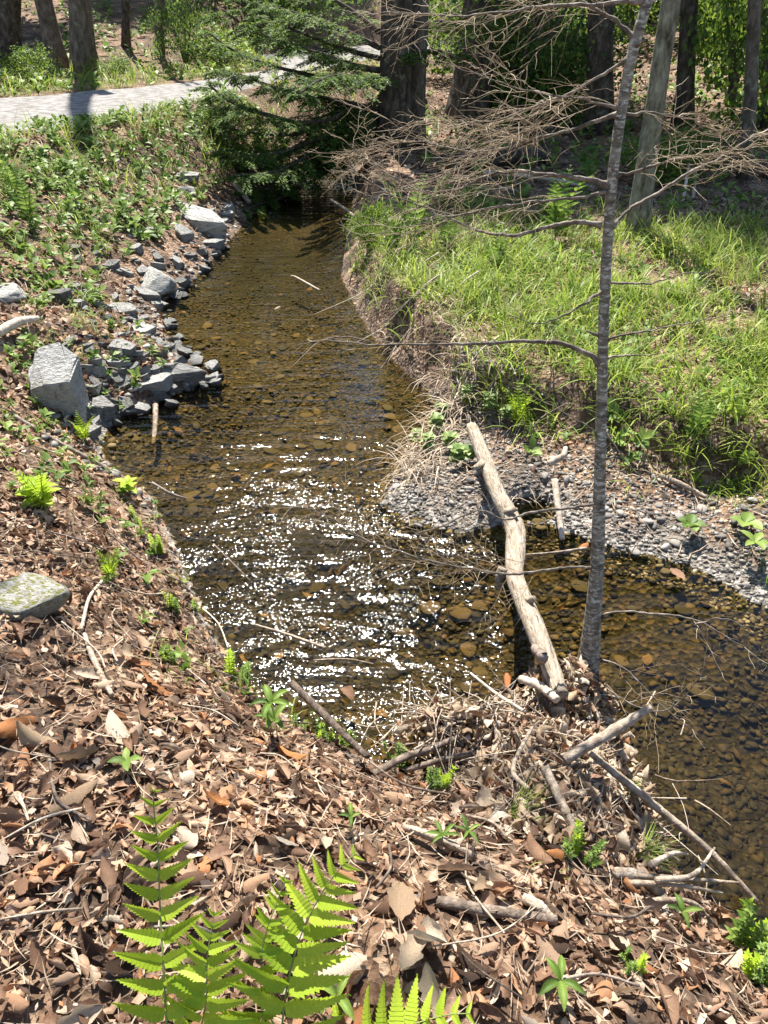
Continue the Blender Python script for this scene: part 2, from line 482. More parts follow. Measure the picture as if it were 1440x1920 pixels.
M['log'] = solid_mat('log', [(0.25, (0.20, 0.15, 0.10)), (0.48, (0.40, 0.33, 0.25)), (0.75, (0.58, 0.51, 0.42))], 10, 0.85, 1.0, 0.02, (6.0, 1.2, 5.0), 0.2, 16, log_extra)
M['stick'] = solid_mat('stick', [(0.3, (0.19, 0.14, 0.10)), (0.5, (0.42, 0.335, 0.25)), (0.7, (0.62, 0.53, 0.425))], 45, 0.85, 0.8, 0.006, useRnd=0.3)
M['stick_dark'] = solid_mat('stick_dark', [(0.3, (0.06, 0.045, 0.035)), (0.5, (0.16, 0.12, 0.09)), (0.7, (0.32, 0.26, 0.21))], 45, 0.85, 0.8, 0.006, useRnd=0.3)
def rock_extra(nt, v, c):
    n = noise(nt, 3.2, 5, 0.7, v)
    k = ramp(nt, [(0.56, (0, 0, 0)), (0.68, (0.7, 0.7, 0.7))], n.outputs[0]).outputs[0]
    c = mixc(nt, k, c, (0.30, 0.27, 0.20))
    n = noise(nt, 2.2, 5, 0.75, objvec(nt))
    k = ramp(nt, [(0.58, (0, 0, 0)), (0.66, (0.8, 0.8, 0.8))], n.outputs[0]).outputs[0]
    c = mixc(nt, k, c, (0.13, 0.13, 0.05))
    # dark wet foot at the waterline
    g = N(nt, 'ShaderNodeNewGeometry'); s_ = N(nt, 'ShaderNodeSeparateXYZ'); nt.links.new(g.outputs['Position'], s_.inputs[0])
    mr = N(nt, 'ShaderNodeMapRange'); nt.links.new(s_.outputs[2], mr.inputs[0]); mr.inputs[1].default_value = 0.005; mr.inputs[2].default_value = 0.035; mr.inputs[3].default_value = 0.75; mr.inputs[4].default_value = 0.0
    return mixc(nt, mr.outputs[0], c, (0.05, 0.048, 0.042))
M['rock'] = solid_mat('rock', [(0.28, (0.15, 0.146, 0.135)), (0.45, (0.33, 0.325, 0.30)), (0.7, (0.60, 0.585, 0.54))], 3.2, 0.85, 0.9, 0.05, (1, 1, 3.0), 0.2, 6, rock_extra, 0.3)
def moss_extra(nt, v, c):
    n = noise(nt, 7, 4, 0.7, v)
    k = ramp(nt, [(0.48, (0, 0, 0)), (0.58, (1, 1, 1))], n.outputs[0]).outputs[0]
    return mixc(nt, k, c, (0.17, 0.17, 0.035))
M['mossrock'] = solid_mat('mossrock', [(0.3, (0.22, 0.21, 0.19)), (0.7, (0.50, 0.48, 0.44))], 6, 0.85, 0.8, 0.015, (1, 1, 2), 0.3, 20, moss_extra)
M['pebble'] = solid_mat('pebble', [(0.15, (0.075, 0.066, 0.056)), (0.5, (0.16, 0.145, 0.125)), (0.85, (0.30, 0.275, 0.24)), (1.0, (0.46, 0.43, 0.385))], 5, 0.7, 0.4, 0.004, useRnd=0.8)

# ground: leaf mould, soil, gravel near and under the water
m, nt, out = new_mat('ground'); M['ground'] = m
v = objvec(nt)
vo = N(nt, 'ShaderNodeTexVoronoi', feature='F1'); vo.inputs['Scale'].default_value = 46; nt.links.new(v, vo.inputs['Vector'])
soil = ramp(nt, [(0.30, (0.030, 0.020, 0.014)), (0.52, (0.095, 0.062, 0.042)), (0.72, (0.20, 0.135, 0.09))], noise(nt, 13, 8, 0.72, v).outputs[0]).outputs[0]
vcol = N(nt, 'ShaderNodeSeparateColor'); nt.links.new(vo.outputs['Color'], vcol.inputs[0])
leafy = ramp(nt, [(0.0, (0.05, 0.03, 0.02)), (0.35, (0.17, 0.10, 0.06)), (0.7, (0.33, 0.21, 0.13)), (1.0, (0.50, 0.38, 0.27))], vcol.outputs[0]).outputs[0]
leafk = ramp(nt, [(0.40, (0, 0, 0)), (0.55, (0.8, 0.8, 0.8))], noise(nt, 2.3, 4, 0.6, v).outputs[0]).outputs[0]
c = mixc(nt, leafk, soil, leafy)
gp = N(nt, 'ShaderNodeNewGeometry'); sx = N(nt, 'ShaderNodeSeparateXYZ'); nt.links.new(gp.outputs['Position'], sx.inputs[0])
grav = ramp(nt, [(0.0, (0.10, 0.09, 0.075)), (0.5, (0.24, 0.22, 0.19)), (1.0, (0.42, 0.40, 0.36))], vcol.outputs[1]).outputs[0]
zk = ramp(nt, [(0.0, (1, 1, 1)), (0.5, (1, 1, 1)), (0.62, (0, 0, 0))], None)
mm = N(nt, 'ShaderNodeMapRange'); nt.links.new(sx.outputs[2], mm.inputs[0]); mm.inputs[1].default_value = -0.3; mm.inputs[2].default_value = 0.3
nt.links.new(mm.outputs[0], zk.inputs[0])
yk = N(nt, 'ShaderNodeMapRange'); nt.links.new(sx.outputs[1], yk.inputs[0]); yk.inputs[1].default_value = 4.1; yk.inputs[2].default_value = 4.6; yk.inputs[3].default_value = 1.0; yk.inputs[4].default_value = 0.15
gk = N(nt, 'ShaderNodeMath', operation='MULTIPLY'); nt.links.new(zk.outputs[0], gk.inputs[0]); nt.links.new(yk.outputs[0], gk.inputs[1])
c = mixc(nt, gk.outputs[0], c, grav)
def bed_shade(nt, c):  # round patches: dark of deep and shaded water painted into the bed colour
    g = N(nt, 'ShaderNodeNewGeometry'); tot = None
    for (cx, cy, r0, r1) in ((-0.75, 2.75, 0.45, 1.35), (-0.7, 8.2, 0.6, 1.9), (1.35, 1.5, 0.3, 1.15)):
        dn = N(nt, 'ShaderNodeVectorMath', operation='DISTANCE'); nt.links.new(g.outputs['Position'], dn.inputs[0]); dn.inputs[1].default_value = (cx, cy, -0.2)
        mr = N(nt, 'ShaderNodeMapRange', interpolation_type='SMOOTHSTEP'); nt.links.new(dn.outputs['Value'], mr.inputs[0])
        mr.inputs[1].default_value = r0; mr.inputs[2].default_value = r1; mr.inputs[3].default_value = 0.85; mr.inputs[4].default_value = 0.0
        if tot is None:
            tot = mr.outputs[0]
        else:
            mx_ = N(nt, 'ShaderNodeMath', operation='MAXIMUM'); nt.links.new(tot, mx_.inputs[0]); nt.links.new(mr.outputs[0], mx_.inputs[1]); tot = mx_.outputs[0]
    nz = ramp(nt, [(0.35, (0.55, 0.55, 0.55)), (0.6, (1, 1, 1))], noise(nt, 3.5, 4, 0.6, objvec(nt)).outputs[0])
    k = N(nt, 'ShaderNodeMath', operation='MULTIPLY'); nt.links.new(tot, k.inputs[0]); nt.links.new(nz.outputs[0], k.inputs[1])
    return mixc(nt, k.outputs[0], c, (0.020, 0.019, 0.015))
bedc = ramp(nt, [(0.0, (0.018, 0.016, 0.010)), (0.45, (0.046, 0.040, 0.023)), (0.8, (0.085, 0.073, 0.042)), (1.0, (0.12, 0.082, 0.042))], vcol.outputs[2]).outputs[0]
zb = ramp(nt, [(0.0, (1, 1, 1)), (0.47, (1, 1, 1)), (0.50, (0, 0, 0))], mm.outputs[0])
bedc = bed_shade(nt, bedc)
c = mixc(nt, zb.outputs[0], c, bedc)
mg = ramp(nt, [(0.50, (0, 0, 0)), (0.60, (0.75, 0.75, 0.75))], noise(nt, 1.1, 4, 0.65, v).outputs[0]).outputs[0]
p = N(nt, 'ShaderNodeBsdfPrincipled'); nt.links.new(c, p.inputs['Base Color']); p.inputs['Roughness'].default_value = 0.9
p.inputs['Specular IOR Level'].default_value = 0.2
hsum = N(nt, 'ShaderNodeMath', operation='ADD'); nt.links.new(vo.outputs['Distance'], hsum.inputs[0]); nt.links.new(noise(nt, 40, 6, 0.7, v).outputs[0], hsum.inputs[1])
nt.links.new(bump(nt, hsum.outputs[0], 0.7, 0.03), p.inputs['Normal'])
nt.links.new(p.outputs[0], out.inputs[0])
M['bedstone'] = solid_mat('bedstone', [(0.1, (0.020, 0.018, 0.012)), (0.4, (0.048, 0.042, 0.026)), (0.65, (0.086, 0.074, 0.044)), (0.85, (0.125, 0.084, 0.042)), (1.0, (0.13, 0.125, 0.06))], 6, 0.8, 0.3, 0.004, useRnd=0.9, extra=lambda nt, v, c: bed_shade(nt, c))
M['road'] = solid_mat('road', [(0.34, (0.14, 0.128, 0.115)), (0.5, (0.24, 0.228, 0.215)), (0.64, (0.36, 0.345, 0.33))], 9.0, 0.95, 0.8, 0.03, (0.8, 1, 1), 0.1, 40)

# water: clear brown water with a rippled skin
m, nt, out = new_mat('water'); M['water'] = m
v1 = objvec(nt, (0.85, 1.5, 1.0), (0, 0, R(-14)))
n1 = noise(nt, 12, 1, 0.5, v1); n2 = noise(nt, 46, 1, 0.5, v1)
np_ = noise(nt, 3.0, 2, 0.5, objvec(nt, (0.8, 1.3, 1)))
slick = ramp(nt, [(0.40, (0.22, 0.22, 0.22)), (0.60, (1, 1, 1))], np_.outputs[0])
v3 = objvec(nt, (0.6, 3.4, 1.0), (0, 0, R(-8))); n3 = noise(nt, 3.2, 2, 0.45, v3)
# the riffle below the stones is rougher than the pool above
tc = N(nt, 'ShaderNodeTexCoord'); sp = N(nt, 'ShaderNodeVectorMath', operation='DISTANCE')
sp.inputs[1].default_value = (-0.55, 2.6, 0.0); nt.links.new(tc.outputs['Object'], sp.inputs[0])
rif = N(nt, 'ShaderNodeMapRange', interpolation_type='SMOOTHSTEP'); nt.links.new(sp.outputs['Value'], rif.inputs[0])
rif.inputs[1].default_value = 0.5; rif.inputs[2].default_value = 2.0; rif.inputs[3].default_value = 1.0; rif.inputs[4].default_value = 0.16
a1 = N(nt, 'ShaderNodeMath', operation='MULTIPLY_ADD'); nt.links.new(n2.outputs[0], a1.inputs[0]); a1.inputs[1].default_value = 0.46; nt.links.new(n1.outputs[0], a1.inputs[2])
a0 = N(nt, 'ShaderNodeMath', operation='MULTIPLY'); nt.links.new(rif.outputs[0], a0.inputs[0]); nt.links.new(slick.outputs[0], a0.inputs[1])
a2 = N(nt, 'ShaderNodeMath', operation='MULTIPLY'); nt.links.new(a1.outputs[0], a2.inputs[0]); nt.links.new(a0.outputs[0], a2.inputs[1])
a3 = N(nt, 'ShaderNodeMath', operation='MULTIPLY_ADD'); nt.links.new(n3.outputs[0], a3.inputs[0]); a3.inputs[1].default_value = 0.8; nt.links.new(a2.outputs[0], a3.inputs[2])
nb = bump(nt, a3.outputs[0], 1.0, 0.0195)
fr = N(nt, 'ShaderNodeFresnel'); fr.inputs[0].default_value = 1.33; nt.links.new(nb, fr.inputs[1])
tr = N(nt, 'ShaderNodeBsdfTransparent'); tr.inputs[0].default_value = (0.84, 0.74, 0.50, 1)
gl = N(nt, 'ShaderNodeBsdfGlossy'); gl.inputs['Roughness'].default_value = 0.07; nt.links.new(nb, gl.inputs['Normal'])
mx = N(nt, 'ShaderNodeMixShader'); nt.links.new(fr.outputs[0], mx.inputs[0]); nt.links.new(tr.outputs[0], mx.inputs[1]); nt.links.new(gl.outputs[0], mx.inputs[2])
nt.links.new(mx.outputs[0], out.inputs[0])

# ------------------------------------------------------------------ setting
ny, nx = MX.shape
ii = (np.arange(ny - 1)[:, None] * nx + np.arange(nx - 1)[None]).ravel()
F = np.stack([ii, ii + 1, ii + nx + 1, ii + nx], 1)
o = Batch().add(np.stack([MX.ravel(), MY.ravel(), GH.ravel()], 1), F).make('ground', M['ground'])
tag(o, 'leaf strewn woodland ground with the stream bed cut into it', kind='structure')
# water sheet: a strip between the two shores, pushed a little into the banks
def strip_resample(P, n):
    s = np.concatenate([[0], np.cumsum(np.linalg.norm(np.diff(P, axis=0), axis=1))]); u = np.linspace(0, s[-1], n)
    return np.stack([np.interp(u, s, P[:, 0]), np.interp(u, s, P[:, 1])], 1)
wx = np.arange(-4.5, 14.0, 0.1); wy = np.arange(-4.2, 19.2, 0.1)
WX, WY = np.meshgrid(wx, wy)
dsh, _ = shore(WX.ravel(), WY.ravel())
cell_ok = (dsh.reshape(WX.shape) < 0.12)
quad = cell_ok[:-1, :-1] | cell_ok[1:, :-1] | cell_ok[:-1, 1:] | cell_ok[1:, 1:]
i0 = (np.arange(len(wy) - 1)[:, None] * len(wx) + np.arange(len(wx) - 1)[None])[quad]
F = np.stack([i0, i0 + 1, i0 + len(wx) + 1, i0 + len(wx)], 1)
used = np.unique(F); remap = np.zeros(WX.size, int); remap[used] = np.arange(len(used))
o = Batch().add(np.stack([WX.ravel()[used], WY.ravel()[used], np.zeros(len(used))], 1), remap[F]).make('stream_water', M['water'])
tag(o, 'shallow clear brown stream water with sun glitter', kind='structure')
# gravel road
a = strip_resample(RN, 90); b = strip_resample(RF, 90)
cols_ = 12
V = []
for k in range(cols_ + 1):
    t = k / cols_
    q = a * (1 - t) + b * t
    V.append(np.stack([q[:, 0], q[:, 1], ROAD_Z - 0.05 + 0.06 * min(1.0, 5 * math.sin(math.pi * t)) + 0.03 * vnoise(q[:, 0] * 3, q[:, 1] * 3, 4)], 1))
V = np.stack(V, 1).reshape(-1, 3)
i0 = (np.arange(89)[:, None] * (cols_ + 1) + np.arange(cols_)[None]).ravel()
F = np.stack([i0, i0 + cols_ + 1, i0 + cols_ + 2, i0 + 1], 1)[:, ::-1]
tag(Batch().add(V, F).make('gravel_road', M['road']), 'pale grey gravel road behind the grassy bank', kind='structure')

# ------------------------------------------------------------------ templates
def leaf_tmpl(nu, nv, ratio, roll, bend, rib=0.0, tip=1.0, wav=0.0, seed=0):
    """leaf of unit length along x: roll curls it across, bend curls it along"""
    g = np.random.default_rng(seed)
    u = np.linspace(0, 1, nu + 1); vv = np.linspace(-1, 1, nv + 1)
    U, Vv = np.meshgrid(u, vv, indexing='ij')
    wdt = ratio * np.sin(np.pi * np.clip(U, 0.02, 0.985) ** tip) ** 0.75
    wdt = wdt * (1 + 0.12 * g.normal(size=U.shape) * (np.abs(Vv) > 0.9))
    r = abs(roll) + 1e-3
    yy = wdt * np.sin(Vv * r) / r
    zz = np.sign(roll) * wdt * (1 - np.cos(Vv * r)) / r
    zz = zz + rib * np.sin(U * 46 - np.abs(Vv) * 7) * (np.abs(Vv) > 0.05) + wav * g.normal(size=U.shape)
    b = abs(bend) + 1e-3
    ang = (U - 0.5) * b
    xx = np.sin(ang) / b; z2 = np.sign(bend) * (1 - np.cos(ang)) / b
    X = np.stack([xx, yy, zz + z2], -1).reshape(-1, 3)
    i = (np.arange(nu)[:, None] * (nv + 1) + np.arange(nv)[None]).ravel()
    return X, np.stack([i, i + nv + 1, i + nv + 2, i + 1], 1)
SMALL_LEAVES = [leaf_tmpl(4, 2, random.uniform(0.22, 0.42), random.uniform(-2.2, 2.2), random.uniform(-2.0, 2.0), 0, random.uniform(0.7, 1.2), 0.05, k) for k in range(14)]
MID_LEAVES = [leaf_tmpl(5, 3, random.uniform(0.24, 0.45), random.choice([-1, 1]) * random.uniform(0.6, 2.9), random.choice([-1, 1]) * random.uniform(0.3, 2.6), 0, random.uniform(0.7, 1.2), 0.035, 20 + k) for k in range(16)]
BIG_LEAVES = [leaf_tmpl(10, 6, random.uniform(0.24, 0.36), random.choice([-1, 1]) * random.uniform(0.3, 1.9), random.uniform(-1.4, 1.4), 0.008, random.uniform(0.75, 1.1), 0.012, 50 + k) for k in range(10)]

def scatter(B, tmpls, X, Y, size, tilt=0.5, dz=0.01, water=False, flat=False):
    n = len(X)
    k = rng.integers(0, len(tmpls), n)
    z = Hg(X, Y)
    if water:
        z = np.maximum(z, 0.004)
    base = basis(Hn(X, Y, 0.06)) if not flat else np.repeat(np.eye(3)[None], n, 0)
    Mx = base @ rot_z(rng.uniform(0, 6.283, n)) @ rot_x(rng.normal(0, tilt, n)) @ rot_y(rng.normal(0, tilt * 0.7, n))
    Mx = Mx * size[:, None, None]
    P = np.stack([X, Y, z + dz + rng.uniform(0, 0.012, n)], 1)
    for q, (T, F_) in enumerate(tmpls):
        s = k == q
        B.inst(T, F_, Mx[s], P[s])

def land_points(n, x0, x1, y0, y1, dmin=0.02, dmax=99, left=None, dens=None):
    X = rng.uniform(x0, x1, n); Y = rng.uniform(y0, y1, n)
    d, l = shore(X, Y)
    ok = (d > dmin) & (d < dmax) & ~in_poly(X, Y, ROADP)
    if left is not None:
        ok &= (l == left)
    # keep to the part of the place that can be seen from about here
    ok &= (np.abs(X) < 0.62 * Y + 1.3)
    if dens is not None:
        ok &= rng.uniform(0, 1, n) < dens(X, Y, d)
    return X[ok], Y[ok]

# ------------------------------------------------------------------ leaf litter (the mass)
B = Batch()
X, Y = land_points(21000, -2.6, 2.6, 0.35, 2.6, 0.01, 99, True, lambda x, y, d: 0.35 + 0.65 * sstep(-0.25, 0.05, fnoise(x * 2.2, y * 2.2, 61)))
scatter(B, MID_LEAVES, X, Y, 0.015 + 0.055 * rng.uniform(0, 1, len(X)) ** 1.6, 0.55, 0.006)
X, Y = land_points(15000, -5.0, 0.0, 2.4, 6.5, 0.02, 99, True, lambda x, y, d: np.clip(1.15 - (y - 2.4) * 0.16, 0.3, 1))
scatter(B, SMALL_LEAVES, X, Y, rng.uniform(0.03, 0.08, len(X)), 0.55, 0.004)
X, Y = land_points(9000, -9.0, 0.0, 6.0, 13.5, 0.02, 99, True, lambda x, y, d: 0.35 + 0.5 * (fnoise(x, y, 31) > 0))
scatter(B, SMALL_LEAVES, X, Y, rng.uniform(0.05, 0.10, len(X)), 0.5, 0.004)
X, Y = land_points(9000, 0.0, 7.0, 3.2, 9.0, 0.35, 99, False, lambda x, y, d: 0.25 + 0.75 * (fnoise(x * 1.3, y * 1.3, 32) > 0.05))
scatter(B, SMALL_LEAVES, X, Y, rng.uniform(0.04, 0.08, len(X)), 0.5, 0.004)
X, Y = land_points(9000, -1.0, 14.0, 8.5, 24.0, 0.2, 99, None)
scatter(B, SMALL_LEAVES, X, Y, rng.uniform(0.07, 0.13, len(X)), 0.5, 0.004)
CRUMB = [leaf_tmpl(2, 1, random.uniform(0.2, 0.5), random.uniform(-1, 1), random.uniform(-1, 1), 0, 1.0, 0.1, 80 + k) for k in range(6)]
X, Y = land_points(16000, -2.6, 2.6, 0.35, 2.8, 0.0, 99, True)
scatter(B, CRUMB, X, Y, rng.uniform(0.008, 0.03, len(X)), 0.5, 0.008)
tag(B.make('leaf_litter', M['dead_leaf']), 'brown carpet of curled dead leaves covering the banks', kind='stuff')
# shed needles, fine stalks and bits between the leaves
B = Batch()
T, F_ = leaf_tmpl(2, 1, 0.02, 0.2, 0.6, seed=3)
X, Y = land_points(14000, -2.6, 2.6, 0.35, 3.2, 0.0, 99, True)
scatter(B, [(T, F_)], X, Y, rng.uniform(0.015, 0.10, len(X)), 0.35, 0.014)
X, Y = land_points(5000, -1.0, 4.5, 2.6, 6.5, 0.0, 99, False)
scatter(B, [(T, F_)], X, Y, rng.uniform(0.04, 0.14, len(X)), 0.25, 0.012)
tag(B.make('stalk_litter', M['dry_grass']), 'fine dry stalks and needles strewn between the dead leaves', kind='stuff')

# single leaves, the largest to be seen, in front
big_me = [mk_mesh('dead_leaf', T, [F_], M['dead_leaf']) for T, F_ in BIG_LEAVES]
orange_me = [mk_mesh('dead_leaf', T, [F_], M['orange_leaf']) for T, F_ in BIG_LEAVES]
brown_me = [mk_mesh('dead_leaf', T, [F_], M['brown_leaf']) for T, F_ in BIG_LEAVES]
def leaf_kind(lab):
    return orange_me if 'orange' in lab else brown_me if 'brown' in lab else pale_me
pale_me = [mk_mesh('dead_leaf', T, [F_], M['pale_leaf']) for T, F_ in BIG_LEAVES]
def put_leaf(me, x, y, size, yaw, tilt=(0, 0), dz=0.02, water=False):
    z = hz(x, y)
    nrm = Hn(np.array([x]), np.array([y]), 0.08)
    if water:
        z = 0.006; nrm = np.array([[0, 0, 1.0]])
    Mx = basis(nrm)[0] @ rot_z(np.array([yaw]))[0] @ rot_x(np.array([tilt[0]]))[0] @ rot_y(np.array([tilt[1]]))[0] * size
    return place(me, 'dead_leaf', mat4(Mx, (x, y, z + dz)))
n_l = 0; tries = 0
while n_l < 270 and tries < 5000:
    tries += 1
    x = random.uniform(-1.5, 1.25); y = 0.62 + 1.5 * random.random() ** 1.5
    d, l = shore(np.array([x]), np.array([y]))
    if d[0] < 0.1 or not l[0] or abs(x) > 0.62 * y + 0.55:
        continue
    o = put_leaf(random.choice(big_me), x, y, random.uniform(0.05, 0.095), random.uniform(0, 6.28), (random.gauss(0, 0.4), random.gauss(0, 0.35)), 0.024)
    tag(o, 'ribbed dead leaf on the near bank litter ' + ('left of the ferns' if x < -0.45 and y < 1.05 else 'in front of the mossy rock' if x < -0.55 else 'between the ferns and the shore' if x < 0.1 and y > 0.95 else 'beside the leaning fern' if x < 0.15 else 'on the slope below the driftwood heap' if y > 0.95 else 'at the bottom right of the bank'), 'leaf', 'dead leaves lying on the near bank')
    n_l += 1
for px, py, size, yaw, lab in [
        (140, 1510, 0.13, 0.5, 'large tan ribbed leaf left of the fern tips'),
        (155, 1440, 0.12, 1.3, 'large upright tan leaf behind the ribbed leaf by the left edge'),
        (300, 1300, 0.11, 0.1, 'broad orange brown leaf below the pale bent stick'),
        (245, 1240, 0.12, 0.9, 'folded pale leaf beside the bent stick'),
        (225, 1380, 0.11, 2.2, 'round ribbed tan leaf in the shade of the near bank'),
        (30, 1370, 0.15, 1.0, 'long orange leaf standing at the left edge of the near bank'),
        (70, 1395, 0.12, 0.2, 'pale pinkish leaf lying flat near the left edge'),
        (655, 1830, 0.15, 0.45, 'large rolled tan leaf behind the right fern frond'),
        (548, 1425, 0.10, 0.0, 'orange leaf lying flat below the dark stick at the shore'),
        (405, 1520, 0.08, 0.2, 'bright orange leaf above the tall fern frond'),
        (610, 1600, 0.075, 1.5, 'small pale yellow leaf standing upright behind the fern'),
        (538, 1592, 0.07, 0.4, 'whitish crumpled leaf behind the ferns'),
        (1010, 1610, 0.10, 2.0, 'brown oval leaf on the slope below the driftwood heap'),
        (1045, 1610, 0.08, 0.3, 'rust orange leaf on the slope below the driftwood heap'),
        (750, 1710, 0.11, 1.5, 'pale rolled leaf standing on the bank in the middle'),
        (800, 1780, 0.13, 2.2, 'long tan rolled leaf lying beside the bone white leaf'),
        (770, 1815, 0.11, 1.2, 'bone white torn leaf low in the middle of the bank'),
        (910, 1680, 0.10, 0.7, 'curled pale leaf over the dark hollow in the bank')]:
    p = gh(px, py)
    o = put_leaf(random.choice(leaf_kind(lab)), p[0], p[1], size, yaw, (random.gauss(0, 0.3), random.gauss(-0.2, 0.3)), 0.035)
    tag(o, lab, 'leaf')
for px, py, lab in [(650, 1300, 'small brown leaf floating on the glittering water'), (1095, 1025, 'orange leaf caught in the water beside the sapling trunk'),
                    (950, 1280, 'orange brown leaf floating beside the log end'), (1270, 1080, 'red brown leaf under the far gravel shore'),
                    (520, 578, 'pale leaf drifting on the upper pool')]:
    p = gz(px, py, 0.0)
    tag(put_leaf(random.choice(leaf_kind(lab)), p[0], p[1], 0.085, random.uniform(0, 6), (0.05, 0.05), 0.004, True), lab, 'leaf')

# ------------------------------------------------------------------ rocks
import bmesh
def ico(sub):
    bm = bmesh.new(); bmesh.ops.create_icosphere(bm, subdivisions=sub, radius=1.0)
    V = np.array([v.co[:] for v in bm.verts]); F_ = np.array([[v.index for v in f.verts] for f in bm.faces]); bm.free()
    return V, F_
ICO = {k: ico(k) for k in (1, 2, 3, 4)}
def rock_shape(seed, sub=3, k=11, sharp=16, rough=0.02, slab=False, block=False):
    g = np.random.default_rng(seed); V, F_ = ICO[sub]
    n = g.normal(size=(k, 3)); n /= np.linalg.norm(n, axis=1)[:, None]
    if slab:
        n[0] = (0.05, 0.02, 1); n[1] = (0, 0.04, -1); n[2:, 2] *= 0.25
        n /= np.linalg.norm(n, axis=1)[:, None]
    dd = g.uniform(0.62, 1.0, k)
    if block:
        n = np.array([[0.05, -0.26, 0.96], [0, 0, -1], [0.12, -1, -0.08], [0, 1, 0.1], [1, -0.1, 0.05], [-1, -0.2, 0.15], [-0.6, -0.3, 0.75], [0.7, -0.7, 0.1], [-0.7, -0.7, -0.1], [0.5, 0.6, 0.6], [0.1, -0.6, 0.9]]) + g.normal(0, 0.06, (11, 3))
        n /= np.linalg.norm(n, axis=1)[:, None]; dd = np.array([0.66, 0.8, 0.70, 0.8, 0.8, 0.8, 0.85, 0.95, 1.0, 1.0, 0.80])
    if slab:
        dd[:2] = 0.8
    c = np.maximum(V @ n.T, 1e-3) / dd
    r = 1 / (np.sum(c ** sharp, 1) ** (1 / sharp))
    r = np.minimum(r, 1.35)
    W = V * r[:, None]
    W = W * (1 + rough * (vnoise(V[:, 0] * 6 + 9, V[:, 1] * 6 + V[:, 2] * 5, seed) + 0.6 * vnoise(V[:, 0] * 13, V[:, 2] * 13 + V[:, 1] * 11, seed + 3)))[:, None]
    return W, F_
def rock_me(seed, sub, mat, **kw):
    W, F_ = rock_shape(seed, sub, **kw)
    return mk_mesh('stone', W, [F_], mat, smooth=(sub >= 4))
def put_rock(me, name, p, dims, yaw=0, tilt=(0, 0), sink=0.25):
    Mx = rot_z(np.array([yaw]))[0] @ rot_x(np.array([tilt[0]]))[0] @ rot_y(np.array([tilt[1]]))[0] @ np.diag([d / 2 for d in dims])
    return place(me, name, mat4(Mx, (p[0], p[1], p[2] + dims[2] * (0.5 - sink))))
def hull_me(P, bev, mat, rough=0.03, seed=0):
    bm = bmesh.new()
    for p_ in P:
        bm.verts.new(p_)
    r_ = bmesh.ops.convex_hull(bm, input=bm.verts[:])
    bmesh.ops.delete(bm, geom=[v_ for v_ in bm.verts if not v_.link_faces], context='VERTS')
    bmesh.ops.dissolve_limit(bm, angle_limit=0.12, verts=bm.verts[:], edges=bm.edges[:])
    if bev:
        bmesh.ops.bevel(bm, geom=bm.edges[:], offset=bev, segments=1, affect='EDGES', clamp_overlap=True)
    bmesh.ops.triangulate(bm, faces=bm.faces[:])
    bmesh.ops.subdivide_edges(bm, edges=bm.edges[:], cuts=1, use_grid_fill=True)
    g_ = np.random.default_rng(seed)
    for v_ in bm.verts:
        v_.co += Vector(g_.normal(0, rough, 3).tolist())
    me_ = bpy.data.meshes.new('stone'); bm.to_mesh(me_); bm.free(); me_.materials.append(mat)
    return me_
def shard(seed, bev=0.05):
    g_ = np.random.default_rng(seed); n_ = int(g_.integers(5, 8)); a_ = np.sort(g_.uniform(0, 6.283, n_)) * 0.4 + np.arange(n_) * 6.283 / n_ * 0.6
    r1 = g_.uniform(0.65, 1.05, n_); r2 = r1 * g_.uniform(0.75, 1.1, n_); tl = g_.normal(0, 0.25, 2)
    top = np.stack([np.cos(a_) * r1, np.sin(a_) * r1, 0.8 + tl[0] * np.cos(a_) + tl[1] * np.sin(a_)], 1); bot = np.stack([np.cos(a_ + 0.15) * r2, np.sin(a_ + 0.15) * r2, np.full(n_, -0.9)], 1)
    return hull_me(np.vstack([top, bot]), bev, M['rock'], 0.025, seed)
BLOCK = hull_me([(-0.85, -0.75, -1), (0.9, -0.8, -1), (0.85, 0.8, -1), (-0.9, 0.7, -1), (-0.75, -0.82, 0.25), (-0.2, -0.9, 0.38), (0.72, -0.85, 0.42), (0.92, 0.5, 0.7), (0.3, 0.85, 1.0), (-0.55, 0.8, 0.92), (-0.95, 0.2, 0.45), (-0.98, -0.4, -0.4)], 0.05, M['rock'], 0.02, 5)
BOULD = [rock_me(100 + k, 4, M['rock'], rough=0.07, block=(k in (0, 1)), sharp=26) for k in range(5)]
SLABS = [shard(120 + k) for k in range(6)]
ROCK_S = [shard(140 + k, 0.0) for k in range(16)]
BOULD[0] = BLOCK; BOULD[1] = shard(333)
